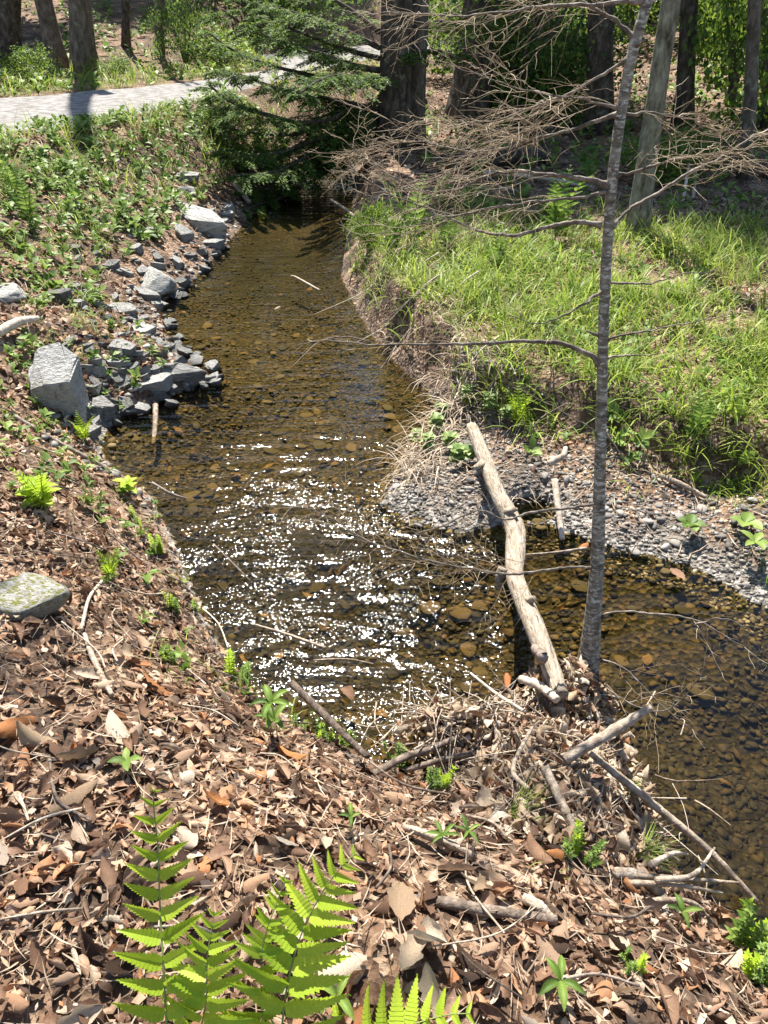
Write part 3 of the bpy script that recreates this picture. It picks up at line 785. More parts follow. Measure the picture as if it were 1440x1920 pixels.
# (px, py of the base centre, width px, (dx, dy, dz) as ratio of width, yaw, tilt, mesh, label)
for px, py, wpx, dims, yaw, tilt, me, nm, lab in [
        (116, 758, 96, (1.0, 0.9, 1.55), 0.12, (0.10, 0.0), BOULD[0], 'boulder', 'big block shaped grey boulder with shaded front on the left bank'),
        (197, 782, 58, (1.0, 0.9, 0.85), 0.6, (0.0, 0.25), BOULD[1], 'boulder', 'angular pale rock just right of the big boulder'),
        (300, 545, 82, (1.0, 1.0, 0.62), -0.3, (0.12, 0.15), BOULD[2], 'boulder', 'rounded pale grey boulder at the edge of the upper pool'),
        (375, 428, 125, (1.5, 0.42, 0.34), -0.75, (0.0, 0.10), SLABS[0], 'flat_rock', 'long tilted slate slab reaching the upper pool'),
        (345, 445, 58, (1.0, 0.7, 0.4), -0.5, (0.1, 0.1), SLABS[1], 'flat_rock', 'flat bright slab tucked under the long slate slab'),
        (398, 462, 52, (1.0, 0.6, 0.34), -0.2, (0.1, 0.0), SLABS[2], 'flat_rock', 'low split slab at the waterline below the long slab'),
        (280, 440, 45, (1.0, 0.7, 0.45), -0.6, (0.1, 0.1), SLABS[3], 'flat_rock', 'mossy tipped rock above the rounded boulder'),
        (350, 335, 62, (1.0, 0.8, 0.25), 0.1, (0.05, 0.0), SLABS[4], 'flat_rock', 'sunlit white slab high on the left bank below the road'),
        (272, 555, 62, (1.2, 0.5, 0.28), -0.5, (0.12, 0.15), SLABS[5], 'flat_rock', 'layered slate below the rounded boulder'),
        (315, 652, 48, (1.0, 0.7, 0.25), 0.0, (0.0, 0.0), SLABS[1], 'flat_rock', 'flat white stone at the waterline above the stone spit'),
        (285, 728, 75, (1.15, 0.55, 0.36), 0.25, (0.05, -0.1), SLABS[2], 'flat_rock', 'dark fronted slab at the root of the stone spit'),
        (328, 706, 100, (1.45, 0.45, 0.26), -0.12, (0.05, 0.05), SLABS[0], 'flat_rock', 'long slab forming the stone spit'),
        (380, 713, 42, (1.4, 0.5, 0.3), -0.1, (0.0, 0.05), SLABS[3], 'flat_rock', 'small pointed slab at the tip of the stone spit'),
        (232, 655, 62, (1.0, 0.7, 0.3), -0.3, (0.1, 0.1), SLABS[4], 'flat_rock', 'weathered flat rock right of the big boulder'),
        (265, 625, 60, (1.0, 0.8, 0.3), 0.3, (0.1, 0.1), SLABS[5], 'flat_rock', 'broad pale flagstone above the stone spit'),
        (235, 590, 66, (1.0, 0.6, 0.35), -0.4, (0.1, 0.1), SLABS[0], 'flat_rock', 'grey sloping slab left of the layered slate'),
        (20, 560, 66, (1.0, 0.8, 0.5), 0.4, (0.1, 0.0), BOULD[3], 'boulder', 'pale rock half buried in leaves at the left edge'),
        (110, 560, 60, (1.0, 0.5, 0.4), -0.2, (0.1, 0.0), SLABS[2], 'flat_rock', 'grey rock showing through the weeds above the big boulder'),
        (165, 815, 55, (1.0, 0.8, 0.35), 0.2, (0.1, 0.0), SLABS[3], 'flat_rock', 'flat grey stone in front of the angular pale rock'),
        (355, 362, 40, (1.0, 0.8, 0.5), 0.5, (0.1, 0.0), BOULD[4], 'boulder', 'small bluish rock under the sunlit white slab')]:
    p = gh(px, py); wd = wpx / FOC * depth(p)
    o = put_rock(me, nm, p, (wd * dims[0], wd * dims[1], wd * dims[2]), yaw, tilt, 0.28)
    tag(o, lab, 'rock')
p = gh(32, 1150)
mr = rock_me(171, 4, M['mossrock'], slab=True, k=9, rough=0.05)
tag(put_rock(mr, 'flat_rock', p + np.array([-0.02, 0.05, 0]), (0.27, 0.17, 0.09), -0.15, (0.12, 0.1), 0.45), 'mossy pale rock half sunk in dead leaves at the left edge', 'rock')
# the many lesser stones of the left shore
n_s = 0; tries = 0
while n_s < 240 and tries < 6000:
    tries += 1
    px = random.uniform(120, 430); py = random.uniform(390, 800)
    p = gh(px, py); d, l = shore(np.array([p[0]]), np.array([p[1]]))
    if not l[0] or d[0] < -0.12 or d[0] > 0.2 + 0.75 * random.random() ** 1.6:
        continue
    wd = random.uniform(0.045, 0.17) * (0.75 + 0.04 * p[1])
    o = put_rock(random.choice(ROCK_S), 'stone', p, (wd, wd * random.uniform(0.6, 0.95), wd * random.uniform(0.25, 0.55)), random.uniform(0, 6.28), (random.gauss(0, 0.25), random.gauss(0, 0.25)), 0.38)
    tag(o, 'small angular slate fragment ' + ('near the stone spit and the big boulder' if py > 640 else 'below the rounded boulder on the left shore' if py > 540 else 'beside the long slate slab of the upper pool'), 'stone', 'slate fragments along the left shore'); n_s += 1

# gravel: the larger stones singly, the rest as a mass
PEB = [rock_shape(200 + k, 1, 8, 6, 0.0) for k in range(8)]
PEB_ME = [mk_mesh('stone', *[(v, [f]) for v, f in [rock_shape(220 + k, 2, 9, 6, 0.03)]][0], M['pebble']) for k in range(8)]
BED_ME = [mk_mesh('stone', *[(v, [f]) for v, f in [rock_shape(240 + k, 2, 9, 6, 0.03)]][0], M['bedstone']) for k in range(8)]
def bar_points(n, dmin=-0.1, dmax=0.75):
    X, Y = [], []
    while len(X) < n:
        x = rng.uniform(-0.2, 3.2, 4000); y = rng.uniform(1.6, 4.6, 4000)
        d, l = shore(x, y)
        ok = ~l & (d > dmin) & (d < dmax * (0.5 + 0.5 * sstep(4.5, 3.8, y))) & (np.abs(x) < 0.62 * y + 0.5)
        ok &= rng.uniform(0, 1, 4000) < np.clip(1.25 - np.maximum(d, 0) / 0.7, 0.15, 1)
        X += list(x[ok]); Y += list(y[ok])
    return np.array(X[:n]), np.array(Y[:n])
X, Y = bar_points(150, -0.05, 0.6)
for x, y in zip(X, Y):
    wd = random.uniform(0.028, 0.06)
    o = put_rock(random.choice(PEB_ME), 'pebble', (x, y, hz(x, y)), (wd, wd * random.uniform(0.6, 0.9), wd * random.uniform(0.35, 0.6)), random.uniform(0, 6.28), (random.gauss(0, 0.15), 0), 0.15)
    tag(o, 'smooth grey pebble on the gravel ' + ('left of the pale log' if x < 0.55 else 'between the log and the sapling' if x < 1.05 else 'right of the sapling across the water'), 'pebble', 'pebbles on the gravel bar')
def mass_stones(B, X, Y, smin, smax, sink=0.1, zr=(0.3, 0.6)):
    n = len(X); k = rng.integers(0, len(PEB), n); s = rng.uniform(0, 1, n) ** 2 * (smax - smin) + smin
    Mx = rot_z(rng.uniform(0, 6.28, n)) @ rot_x(rng.normal(0, 0.2, n)) * (s / 2)[:, None, None]
    sc3 = np.stack([np.ones(n), rng.uniform(0.5, 0.95, n), rng.uniform(zr[0], zr[1], n)], 1)
    Mx = Mx * sc3[:, None, :]
    P = np.stack([X, Y, Hg(X, Y) + s * sink], 1)
    for q in range(len(PEB)):
        B.inst(PEB[q][0], PEB[q][1], Mx[k == q], P[k == q])
B = Batch(); X, Y = bar_points(9000); mass_stones(B, X, Y, 0.010, 0.036)
x = rng.uniform(-4, 0, 9000); y = rng.uniform(2.8, 10, 9000); d, l = shore(x, y)
ok = l & (d > -0.06) & (d < 0.28) & (y > 3.2); mass_stones(B, x[ok], y[ok], 0.02, 0.09)
tag(B.make('gravel', M['pebble']), 'grey gravel along both shores', kind='stuff')
B = Batch(); x = rng.uniform(-2.2, 2.8, 60000); y = rng.uniform(1.0, 9.5, 60000); d, l = shore(x, y)
ok = (d < -0.02) & (fnoise(x * 1.6, y * 1.6, 71) > -0.22) & (np.abs(x) < 0.62 * y + 0.4) & (rng.uniform(0, 1, 60000) < np.clip(1.3 - y / 7, 0.2, 1)); mass_stones(B, x[ok], y[ok], 0.014, 0.060, 0.04, (0.15, 0.4))
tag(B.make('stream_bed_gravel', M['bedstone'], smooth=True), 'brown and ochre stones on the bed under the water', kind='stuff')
n_b = 0
while n_b < 130:
    x = random.uniform(-1.8, 2.4); y = random.uniform(1.3, 6.5); d, l = shore(np.array([x]), np.array([y]))
    if d[0] > -0.08 or abs(x) > 0.6 * y:
        continue
    wd = random.uniform(0.06, 0.12)
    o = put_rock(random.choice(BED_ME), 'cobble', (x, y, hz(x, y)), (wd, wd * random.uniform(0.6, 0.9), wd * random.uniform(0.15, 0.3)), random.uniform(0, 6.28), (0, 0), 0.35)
    tag(o, 'ochre cobble lying on the stream bed under clear water', 'cobble', 'cobbles on the stream bed'); n_b += 1

B = Batch(); x = rng.uniform(-2.0, 2.6, 520); y = rng.uniform(1.0, 7.5, 520); d, l = shore(x, y)
ok = (d < -0.03) & (np.abs(x) < 0.62 * y + 0.3)
scatter(B, SMALL_LEAVES, x[ok], y[ok], rng.uniform(0.03, 0.08, ok.sum()), 0.15, 0.02)
tag(B.make('sunken_leaves', M['sunken']), 'dead leaves sunk on the stream bed', kind='stuff')
# ------------------------------------------------------------------ the pale fallen log
def taper_tube(pts, rad, n, sides, bump_, seed):
    P = smooth_path(np.array(pts), n); r = np.interp(np.linspace(0, 1, n), np.linspace(0, 1, len(rad)), rad)
    return tube(P, r, sides, bump_, seed)
LOGP = [(884, 800, 0.20), (908, 858, 0.19), (933, 925, 0.18), (964, 985, 0.16), (966, 1035, 0.15), (966, 1085, 0.16), (1000, 1170, 0.20), (1028, 1240, 0.21), (1052, 1305, 0.21)]
pts = [gz(*p) for p in LOGP]
root = thing('fallen_log', 'pale barkless log lying across the stream beside the sapling', 'log', tuple(pts[0]))
Batch().add(*taper_tube(pts, [0.030, 0.035, 0.034, 0.041, 0.043, 0.035, 0.035, 0.031, 0.025], 60, 18, 0.05, 4)).make('trunk', M['log'], root)
Batch().add(*taper_tube([gz(945, 1065, 0.17), gz(936, 1085, 0.13), gz(938, 1105, 0.08)], [0.028, 0.02, 0.012], 8, 8, 0.08, 5)).make('branch_stub', M['log'], root)
for q_, (a_, b_) in enumerate([((905, 870, .20), (888, 878, .24)), ((950, 960, .19), (968, 955, .24)), ((985, 1130, .20), (1003, 1122, .25))]):
    Batch().add(*taper_tube([gz(*a_), (gz(*a_) + gz(*b_)) / 2, gz(*b_)], [0.02, 0.014, 0.009], 6, 8, 0.12, 30 + q_)).make('branch_stub', M['log'], root)
Batch().add(*taper_tube([gz(1003, 1215, 0.27), gz(1018, 1232, 0.29), gz(1010, 1240, 0.22)], [0.014, 0.018, 0.01], 8, 8, 0.1, 6)).make('bark_flake', M['stick_dark'], root)

# ------------------------------------------------------------------ sticks
def stick(pts, rads, label, mat='stick', name='stick', cat='stick', sides=7, group=None, seed=None, z_is_height=False):
    P = np.array([np.array(p, float) for p in pts])
    b = Batch().add(*taper_tube(P, rads, max(10, 9 * len(P)), sides, 0.11, seed or random.randint(0, 9999)))
    o = b.make(name, M[mat], None, tuple(P[0]))
    return tag(o, label, cat, group)
def G(px, py, dz=0.015):
    p = gh(px, py); return p + np.array([0, 0, dz])
stick([gz(1222, 1325, 0.42), gz(1160, 1365, 0.36), gz(1080, 1412, 0.30), gz(1060, 1425, 0.28)], [0.013, 0.017, 0.018, 0.016], 'thick peeled stick jutting up to the right from the driftwood heap')
stick([gz(1105, 1410, 0.28), gz(1160, 1455, 0.22), gz(1240, 1520, 0.15), gz(1330, 1595, 0.08), gz(1420, 1690, 0.02)], [0.010, 0.012, 0.012, 0.010, 0.006], 'long straight stick slanting from the heap into the dark water')
stick([gz(1022, 1440, 0.34), gz(1050, 1500, 0.33), gz(1078, 1560, 0.31)], [0.014, 0.013, 0.012], 'grey stick lying down the front of the driftwood heap')
stick([gz(975, 1272, 0.18), gz(1010, 1285, 0.20), gz(1045, 1312, 0.22)], [0.013, 0.016, 0.014], 'short broken stick leaning on the log end')
stick([gz(882, 1262, 0.12), gz(930, 1300, 0.16), gz(985, 1335, 0.20)], [0.004, 0.006, 0.006], 'thin bare stick poking over the water left of the heap')
stick([gz(990, 1480, 0.33), gz(962, 1440, 0.31), gz(1000, 1360, 0.28)], [0.006, 0.007, 0.005], 'pale stick standing at the left side of the heap')
stick([gz(700, 1452, 0.12), gz(760, 1420, 0.13), gz(830, 1395, 0.13), gz(900, 1360, 0.14)], [0.012, 0.012, 0.010, 0.007], 'brown branch running from the bank into the driftwood heap', 'stick_dark')
stick([gz(760, 1445, 0.10), gz(850, 1420, 0.11), gz(960, 1400, 0.14)], [0.010, 0.010, 0.008], 'dark branch below the brown one at the heap', 'stick_dark')
stick([gz(548, 1280, 0.05), gz(590, 1320, 0.07), gz(640, 1370, 0.12), gz(690, 1418, 0.18)], [0.014, 0.014, 0.012, 0.010], 'dark mottled stick lying on the shore by the broad leaved plant', 'stick_dark')
stick([gz(475, 1170, 0.015), gz(540, 1190, 0.02), gz(610, 1215, 0.02)], [0.003, 0.006, 0.007], 'thin pale twig floating on the glittering water')
stick([gz(588, 1238, 0.01), gz(650, 1236, 0.015), gz(700, 1245, 0.005)], [0.004, 0.004, 0.003], 'short twig below the floating twig')
stick([gz(292, 760, 0.06), gz(292, 790, 0.03), gz(288, 835, -0.03)], [0.017, 0.016, 0.012], 'short upright stick standing in the water by the stone spit')
stick([G(160, 1195), G(175, 1240, 0.03), G(200, 1290), G(212, 1310)], [0.006, 0.008, 0.008, 0.006], 'pale bent stick on the near left bank')
stick([G(195, 1095, 0.02), G(170, 1135, 0.03), G(155, 1190, 0.02)], [0.004, 0.006, 0.006], 'short pale stick above the bent stick')
stick([G(0, 1590, 0.02), G(90, 1555, 0.04), G(165, 1530, 0.03)], [0.002, 0.003, 0.003], 'thin straw coloured stalk left of the tall fern')
stick([G(40, 1500, 0.02), G(60, 1555, 0.03)], [0.004, 0.003], 'short curved twig near the left edge')
stick([G(0, 1735, 0.02), G(90, 1725, 0.03), G(180, 1712, 0.02)], [0.002, 0.003, 0.002], 'thin stalk low on the left')
stick([G(755, 1560, 0.02), G(800, 1580, 0.03), G(850, 1600, 0.03), G(890, 1618, 0.02)], [0.009, 0.011, 0.011, 0.008], 'whitish stick lying on the slope above the curled leaf')
stick([G(980, 1695, 0.02), G(1005, 1712, 0.03), G(1030, 1730, 0.02)], [0.010, 0.012, 0.009], 'short white broken stick beside the dark hollow')
stick([G(760, 1680, 0.0), G(850, 1705, 0.02), G(930, 1720, 0.02), G(1040, 1735, 0.02)], [0.010, 0.012, 0.012, 0.010], 'dark half buried branch on the lower slope', 'stick_dark')
stick([G(1150, 1650, 0.03), G(1190, 1665, 0.05), G(1235, 1690, 0.03), G(1245, 1720, 0.0)], [0.012, 0.016, 0.014, 0.010], 'thick curved root stub on the right edge of the bank')
for k, (a, b, c, lab) in enumerate([((1160, 1640), (1250, 1645), (1385, 1655), 'longest grey twig reaching over the dark water'), ((1170, 1655), (1270, 1660), (1355, 1675), 'grey twig below the longest one at the right shore'),
                                    ((1230, 1650), (1300, 1640), (1340, 1590), 'twig curving upward over the dark water'), ((1220, 1620), (1262, 1600), (1290, 1602), 'crooked short twig at the right shore'),
                                    ((1180, 1690), (1290, 1690), (1330, 1720), 'lowest grey twig at the right shore')]):
    stick([gz(*a, 0.30), gz(*b, 0.26), gz(*c, 0.20)], [0.008, 0.006, 0.003], lab)
stick([gz(1040, 900, 0.16), gz(1046, 950, 0.09), gz(1054, 1012, 0.0)], [0.016, 0.015, 0.012], 'pale split stake leaning from the undercut bank into the water')
stick([gz(1028, 870, 0.30), gz(1055, 855, 0.33), gz(1060, 840, 0.34)], [0.016, 0.016, 0.012], 'stub of wood above the split stake')
stick([gz(985, 1040, 0.05), gz(1040, 1036, 0.06), gz(1100, 1028, 0.07)], [0.004, 0.006, 0.008], 'pale stick lying across behind the sapling')
stick([gh(1235, 898) + [0, 0, .02], gh(1275, 918) + [0, 0, .03], gh(1322, 940) + [0, 0, .02]], [0.012, 0.012, 0.010], 'straight whitish stick on the far bank right of the sapling')
stick([G(1060, 772, 0.05), G(1010, 810, 0.08), G(985, 835, 0.04)], [0.005, 0.006, 0.006], 'thin grey stick in the grass above the log', 'stick_dark')
stick([gh(432, 348) + [0, 0, .06], gh(450, 365) + [0, 0, .06], gh(468, 386) + [0, 0, .04]], [0.035, 0.04, 0.035], 'short pale log on the bank above the upper pool')
stick([gh(0, 640) + [0, 0, .05], gh(40, 625) + [0, 0, .07], gh(75, 612) + [0, 0, .05]], [0.03, 0.03, 0.02], 'mossy branch lying behind the big boulder')
stick([G(30, 790, 0.03), G(110, 840, 0.04), G(190, 880, 0.03), G(240, 905, 0.02)], [0.012, 0.012, 0.010, 0.007], 'dark branch lying down the bank to the lower shore', 'stick_dark')
stick([gz(285, 905, 0.08), gz(320, 925, 0.05), gz(350, 935, 0.01)], [0.008, 0.007, 0.004], 'twig trailing into the water below the weeds', 'stick_dark')
stick([gz(380, 1140, 0.10), gz(410, 1170, 0.14), gz(428, 1215, 0.16)], [0.003, 0.003, 0.003], 'thin arching stalk over the near shore')
stick([gz(600, 545, 0.02), gz(555, 520, 0.03), gz(545, 518, 0.03)], [0.01, 0.01, 0.006], 'white twig in the shade of the upper pool')
stick([gz(400, 1020, 0.02), gz(440, 1060, 0.02), gz(470, 1090, 0.01)], [0.004, 0.005, 0.003], 'reddish twig half sunk in the glittering water', 'stick_dark')
for k in range(46):
    for _ in range(60):
        x = random.uniform(-1.8, 1.3); y = random.uniform(0.7, 3.6); d, l = shore(np.array([x]), np.array([y]))
        if l[0] and d[0] > 0.03 and abs(x) < 0.62 * y + 0.3:
            break
    a = random.uniform(0, 6.28); L = random.uniform(0.08, 0.32)
    q = []
    for t in (-0.5, 0.0, 0.5):
        xx = x + math.cos(a + t * 0.5) * L * t; yy = y + math.sin(a + t * 0.5) * L * t
        q.append((xx, yy, max(hz(xx, yy), 0) + 0.03 + random.uniform(0, 0.02)))
    stick(q, [random.uniform(0.0015, 0.004)] * 3, 'thin fallen twig on the litter ' + ('of the left bank above the mossy rock' if y > 2.0 else 'left of the ferns and the shore plant' if x < -0.3 else 'below the driftwood heap'), random.choice(['stick', 'stick_dark']), 'twig', 'twig', 5, 'fallen twigs on the near bank')

# ------------------------------------------------------------------ driftwood heap (debris caught by the sapling)
HC = gz(1030, 1420, 0.2)[:2]
def heap_h(x, y):
    u = (x - HC[0]); v_ = (y - HC[1])
    e = gz(1058, 1325)
    return 0.17 * np.exp(-(((x - e[0]) / 0.14) ** 2 + ((y - e[1]) / 0.14) ** 2)) + 0.21 * np.exp(-((u / 0.26) ** 2 + (v_ / 0.30) ** 2)) + 0.13 * np.exp(-(((x - gz(830, 1400)[0]) / 0.16) ** 2 + ((y - gz(830, 1400)[1]) / 0.10) ** 2))
B = Batch(); n = 3600
x = np.concatenate([HC[0] + rng.normal(0, 0.17, n), gz(850, 1390)[0] + rng.normal(0, 0.10, 350), gz(1060, 1325)[0] + rng.normal(0, 0.09, 420)]); y = np.concatenate([HC[1] + rng.normal(0, 0.17, n), gz(850, 1390)[1] + rng.normal(0, 0.06, 350), gz(1060, 1325)[1] + rng.normal(0, 0.08, 420)])
zz = np.maximum(Hg(x, y), 0.0) + heap_h(x, y) * rng.uniform(0.4, 1.15, len(x))
zz = np.maximum(zz, 0.01)
k = rng.integers(0, len(SMALL_LEAVES), len(x)); s = 0.028 + 0.055 * rng.uniform(0, 1, len(x)) ** 1.5
keep = heap_h(x, y) > 0.035
Mx = rot_z(rng.uniform(0, 6.28, len(x))) @ rot_x(rng.normal(0, 0.8, len(x))) @ rot_y(rng.normal(0, 0.6, len(x))) * s[:, None, None]
k[~keep] = -1
B2 = Batch()
for q, (T, F_) in enumerate(MID_LEAVES[:14]):
    (B if q % 3 else B2).inst(T, F_, Mx[k == q], np.stack([x, y, zz], 1)[k == q])
tag(B2.make('leaf_debris', M['dead_leaf']), 'brown leaves caught in the driftwood heap', kind='stuff')
tag(B.make('driftwood_debris', M['pale_leaf']), 'heap of bleached leaves and bits caught at the foot of the sapling', kind='stuff')
B = Batch(); n = 200
x = np.concatenate([HC[0] + rng.normal(0, 0.18, n), gz(850, 1390)[0] + rng.normal(0, 0.12, 120)]); y = np.concatenate([HC[1] + rng.normal(0, 0.17, n), gz(850, 1390)[1] + rng.normal(0, 0.07, 120)])
for xx, yy in zip(x, y):
    z0 = max(hz(xx, yy), 0) + float(heap_h(np.array([xx]), np.array([yy]))[0]) * random.uniform(0.5, 1.05)
    a = random.uniform(0, 6.28); L = random.uniform(0.06, 0.28); dzz = random.gauss(0, 0.25) * L; cz = random.uniform(-0.02, 0.05)
    P = np.array([[xx - math.cos(a) * L / 2, yy - math.sin(a) * L / 2, max(z0 - dzz, 0.01)], [xx + random.gauss(0, 0.015), yy, z0 + cz], [xx + math.cos(a) * L / 2, yy + math.sin(a) * L / 2, max(z0 + dzz, 0.01)]])
    B.add(*tube(smooth_path(P, 5), np.linspace(random.uniform(0.0015, 0.004), 0.001, 5), 4, cap=False)[:2])
tag(B.make('twig_debris', M['stick']), 'tangle of bleached twigs in the heap at the foot of the sapling', kind='stuff')

B = Batch(); n = 750
x = HC[0] + rng.normal(0, 0.16, n); y = HC[1] + rng.normal(0, 0.17, n); hh = heap_h(x, y); ok = hh > 0.04; x, y, hh = x[ok], y[ok], hh[ok]; n = len(x)
T, F_ = leaf_tmpl(3, 1, 0.014, 0.2, 0.9, seed=5)
Mx = rot_z(rng.normal(1.2, 0.9, n)) @ rot_y(rng.normal(0.1, 0.45, n)) * rng.uniform(0.03, 0.12, n)[:, None, None]
B.inst(T, F_, Mx, np.stack([x, y, np.maximum(Hg(x, y), 0) + hh * rng.uniform(0.6, 1.12, n)], 1))
tag(B.make('straw_debris', M['dry_grass']), 'bleached straw combed over the driftwood heap', kind='stuff')

# ------------------------------------------------------------------ the dead hemlock sapling
TRP = [(1092, 1312, 2.00), (1103, 1240, 2.03), (1112, 1150, 2.06), (1120, 1050, 2.09), (1124, 900, 2.13), (1128, 760, 2.17), (1131, 620, 2.20), (1136, 500, 2.23), (1143, 400, 2.25),
       (1152, 300, 2.27), (1168, 190, 2.30), (1188, 90, 2.32), (1216, -10, 2.34), (1240, -160, 2.36), (1262, -380, 2.38), (1285, -700, 2.4)]
tp = np.array([gy(*p) for p in TRP])
sap_base = tuple(tp[0])
sap = thing('dead_hemlock_sapling', 'leaning dead hemlock sapling with bare twiggy branches in front of the water', 'tree', sap_base)
P = smooth_path(tp, 110); r = np.interp(P[:, 2], [0.0, 0.25, 0.5, 1.0, 1.6, 2.2, 3.2], [0.048, 0.032, 0.0235, 0.0168, 0.0145, 0.0138, 0.010])
P_TR = P.copy()
Batch().add(*tube(P, r, 18, 0.035, 11)).make('trunk', M['bark_sapling'], sap)
def trunk_y(py):
    a = np.array(TRP); return float(np.interp(py, a[::-1, 1], a[::-1, 2]))
tw_rng = np.random.default_rng(99)
def twig_spray(B, P, spacing, length, depth=1, r0=0.00105, up=(0, 0, 1), droop=0.25, start=0.15):
    """side twigs left and right of the branch P, lying mostly in its own flat spray"""
    seg = np.linalg.norm(np.diff(P, axis=0), axis=1); s = np.concatenate([[0], np.cumsum(seg)]); L = s[-1]
    d = start * L; sg = 1
    while d < L:
        f = d / L
        p = np.array([np.interp(d, s, P[:, k]) for k in range(3)])
        q = np.array([np.interp(min(d + 0.01, L), s, P[:, k]) for k in range(3)]); t = q - p; nt_ = np.linalg.norm(t)
        if nt_ < 1e-6:
            break
        t /= nt_
        side = np.cross(t, up); side /= np.linalg.norm(side) + 1e-9
        u2 = np.cross(side, t)
        ang = tw_rng.uniform(0.55, 1.05)
        dr = t * math.cos(ang) + side * sg * math.sin(ang) + u2 * tw_rng.normal(0.0, 0.28)
        l = length * (1.15 - 0.75 * f) * tw_rng.uniform(0.45, 1.15)
        c = side * tw_rng.normal(0, 0.5) + u2 * tw_rng.normal(0, 0.4) + np.array([0, 0, -droop * tw_rng.uniform(0.1, 1.0)]) + t * 0.25
        Q = np.array([p, p + dr * l * 0.35 + c * l * 0.04, p + dr * l * 0.7 + c * l * 0.22, p + dr * l + c * l * 0.5])
        Q = smooth_path(Q, 6 if depth else 4); Q[1:] += tw_rng.normal(0, 0.018 * l + 0.001, (len(Q) - 1, 3))
        B.add(*tube(Q, np.linspace(r0, r0 * 0.5, len(Q)), 3, cap=False)[:2])
        if depth > 0:
            twig_spray(B, Q, spacing * 0.8, l * 0.5, depth - 1, r0 * 0.7, up, droop, 0.15)
        d += spacing * tw_rng.uniform(0.5, 1.5); sg = -sg
def dead_branch(pix, rads, length, spacing, depth=1, mat='branch_dark', droop=0.25, start=0.15, extra=0):
    """pix: (px, py, depth offset from the trunk in metres)"""
    y0 = trunk_y(pix[0][1])
    P = np.array([gy(px, py, y0 + dy) for px, py, dy in pix])
    Q = smooth_path(P, 7 * len(P)); Q[2:] += np.cumsum(tw_rng.normal(0, 0.0016, (len(Q) - 2, 3)), 0); rr = 0.8 * np.interp(np.linspace(0, 1, len(Q)), np.linspace(0, 1, len(rads)), rads); rr[:4] *= [2.0, 1.6, 1.3, 1.1]; rr = rr * (1 + tw_rng.normal(0, 0.08, len(rr)))
    b = Batch().add(*tube(Q, rr, 7, 0.05, 3)).make('branch', M[mat], sap)
    if spacing:
        T_ = Batch(); twig_spray(T_, Q, spacing, length, depth, droop=droop, start=start)
        T_.make('twigs', M['twig'], b)
    return Q
dead_branch([(1122, 680, 0), (1105, 668, .0), (1060, 652, .01), (1000, 646, .03), (900, 652, .06), (800, 651, .1), (700, 650, .14), (600, 640, .2), (540, 650, .25)], [0.012, 0.010, 0.008, 0.006, 0.004, 0.0025, 0.001], 0.20, 0.055, 1, start=0.45)
dead_branch([(1128, 422, 0), (1080, 415, .01), (1030, 424, .03), (970, 440, .06), (920, 436, .08), (870, 412, .12), (800, 385, .16), (720, 350, .2), (650, 300, .25)], [0.009, 0.008, 0.006, 0.004, 0.0025, 0.001], 0.30, 0.032, 1, start=0.25)
dead_branch([(1142, 350, 0), (1100, 335, .01), (1040, 330, .03), (960, 332, .06), (910, 342, .08), (850, 372, .12), (780, 370, .16), (700, 330, .2), (640, 285, .24)], [0.009, 0.008, 0.006, 0.004, 0.0025, 0.001], 0.34, 0.026, 1, start=0.18)
dead_branch([(1143, 360, 0), (1090, 365, -.04), (1010, 372, -.08), (930, 380, -.1), (860, 395, -.12), (760, 420, -.1), (690, 440, -.05)], [0.006, 0.005, 0.004, 0.002, 0.001], 0.28, 0.032, 1, start=0.2)
dead_branch([(1160, 215, 0), (1110, 225, .02), (1050, 245, .05), (970, 270, .1), (880, 285, .14), (790, 270, .18), (700, 275, .22), (640, 300, .25)], [0.007, 0.006, 0.004, 0.0025, 0.001], 0.34, 0.026, 1, start=0.15)
dead_branch([(1176, 112, 0), (1120, 140, .04), (1040, 180, .08), (960, 215, .12), (880, 235, .16), (780, 235, .2)], [0.006, 0.005, 0.003, 0.002, 0.001], 0.32, 0.028, 1, start=0.15)
dead_branch([(1165, 205, 0), (1100, 190, -.05), (1020, 180, -.1), (930, 160, -.12), (840, 130, -.1)], [0.005, 0.004, 0.002, 0.001], 0.28, 0.03, 1, start=0.15)
dead_branch([(1192, 72, 0), (1150, 45, .02), (1090, 12, .05), (1030, -25, .1), (960, -60, .15)], [0.008, 0.007, 0.005, 0.003, 0.002], 0.30, 0.03, 1, start=0.15, droop=0.6)
dead_branch([(1214, 5, 0), (1150, 2, -.02), (1060, 5, -.04), (960, 15, -.04), (860, 22, .0), (760, 18, .05), (680, 20, .1)], [0.008, 0.006, 0.004, 0.002, 0.001], 0.28, 0.028, 1, start=0.1, droop=0.5)
dead_branch([(1148, 425, 0), (1170, 402, .02), (1220, 365, .05), (1290, 322, .1), (1350, 288, .14), (1440, 235, .2), (1520, 190, .25)], [0.008, 0.007, 0.005, 0.004, 0.0025], 0.28, 0.026, 1, start=0.25)
dead_branch([(1150, 330, 0), (1190, 315, -.02), (1260, 300, -.04), (1340, 290, -.05), (1420, 280, -.05)], [0.006, 0.005, 0.003, 0.001], 0.28, 0.026, 1, start=0.15)
dead_branch([(1170, 215, 0), (1210, 205, .05), (1280, 215, .1), (1340, 240, .15)], [0.005, 0.004, 0.002, 0.001], 0.2, 0.04, 1, start=0.2)
dead_branch([(1122, 945, 0), (1090, 943, -.02), (1040, 946, -.05), (985, 952, -.08), (940, 962, -.1), (885, 950, -.1), (820, 975, -.1), (740, 1000, -.08), (690, 990, -.06)], [0.006, 0.006, 0.004, 0.003, 0.001], 0.16, 0.07, 1, start=0.5)
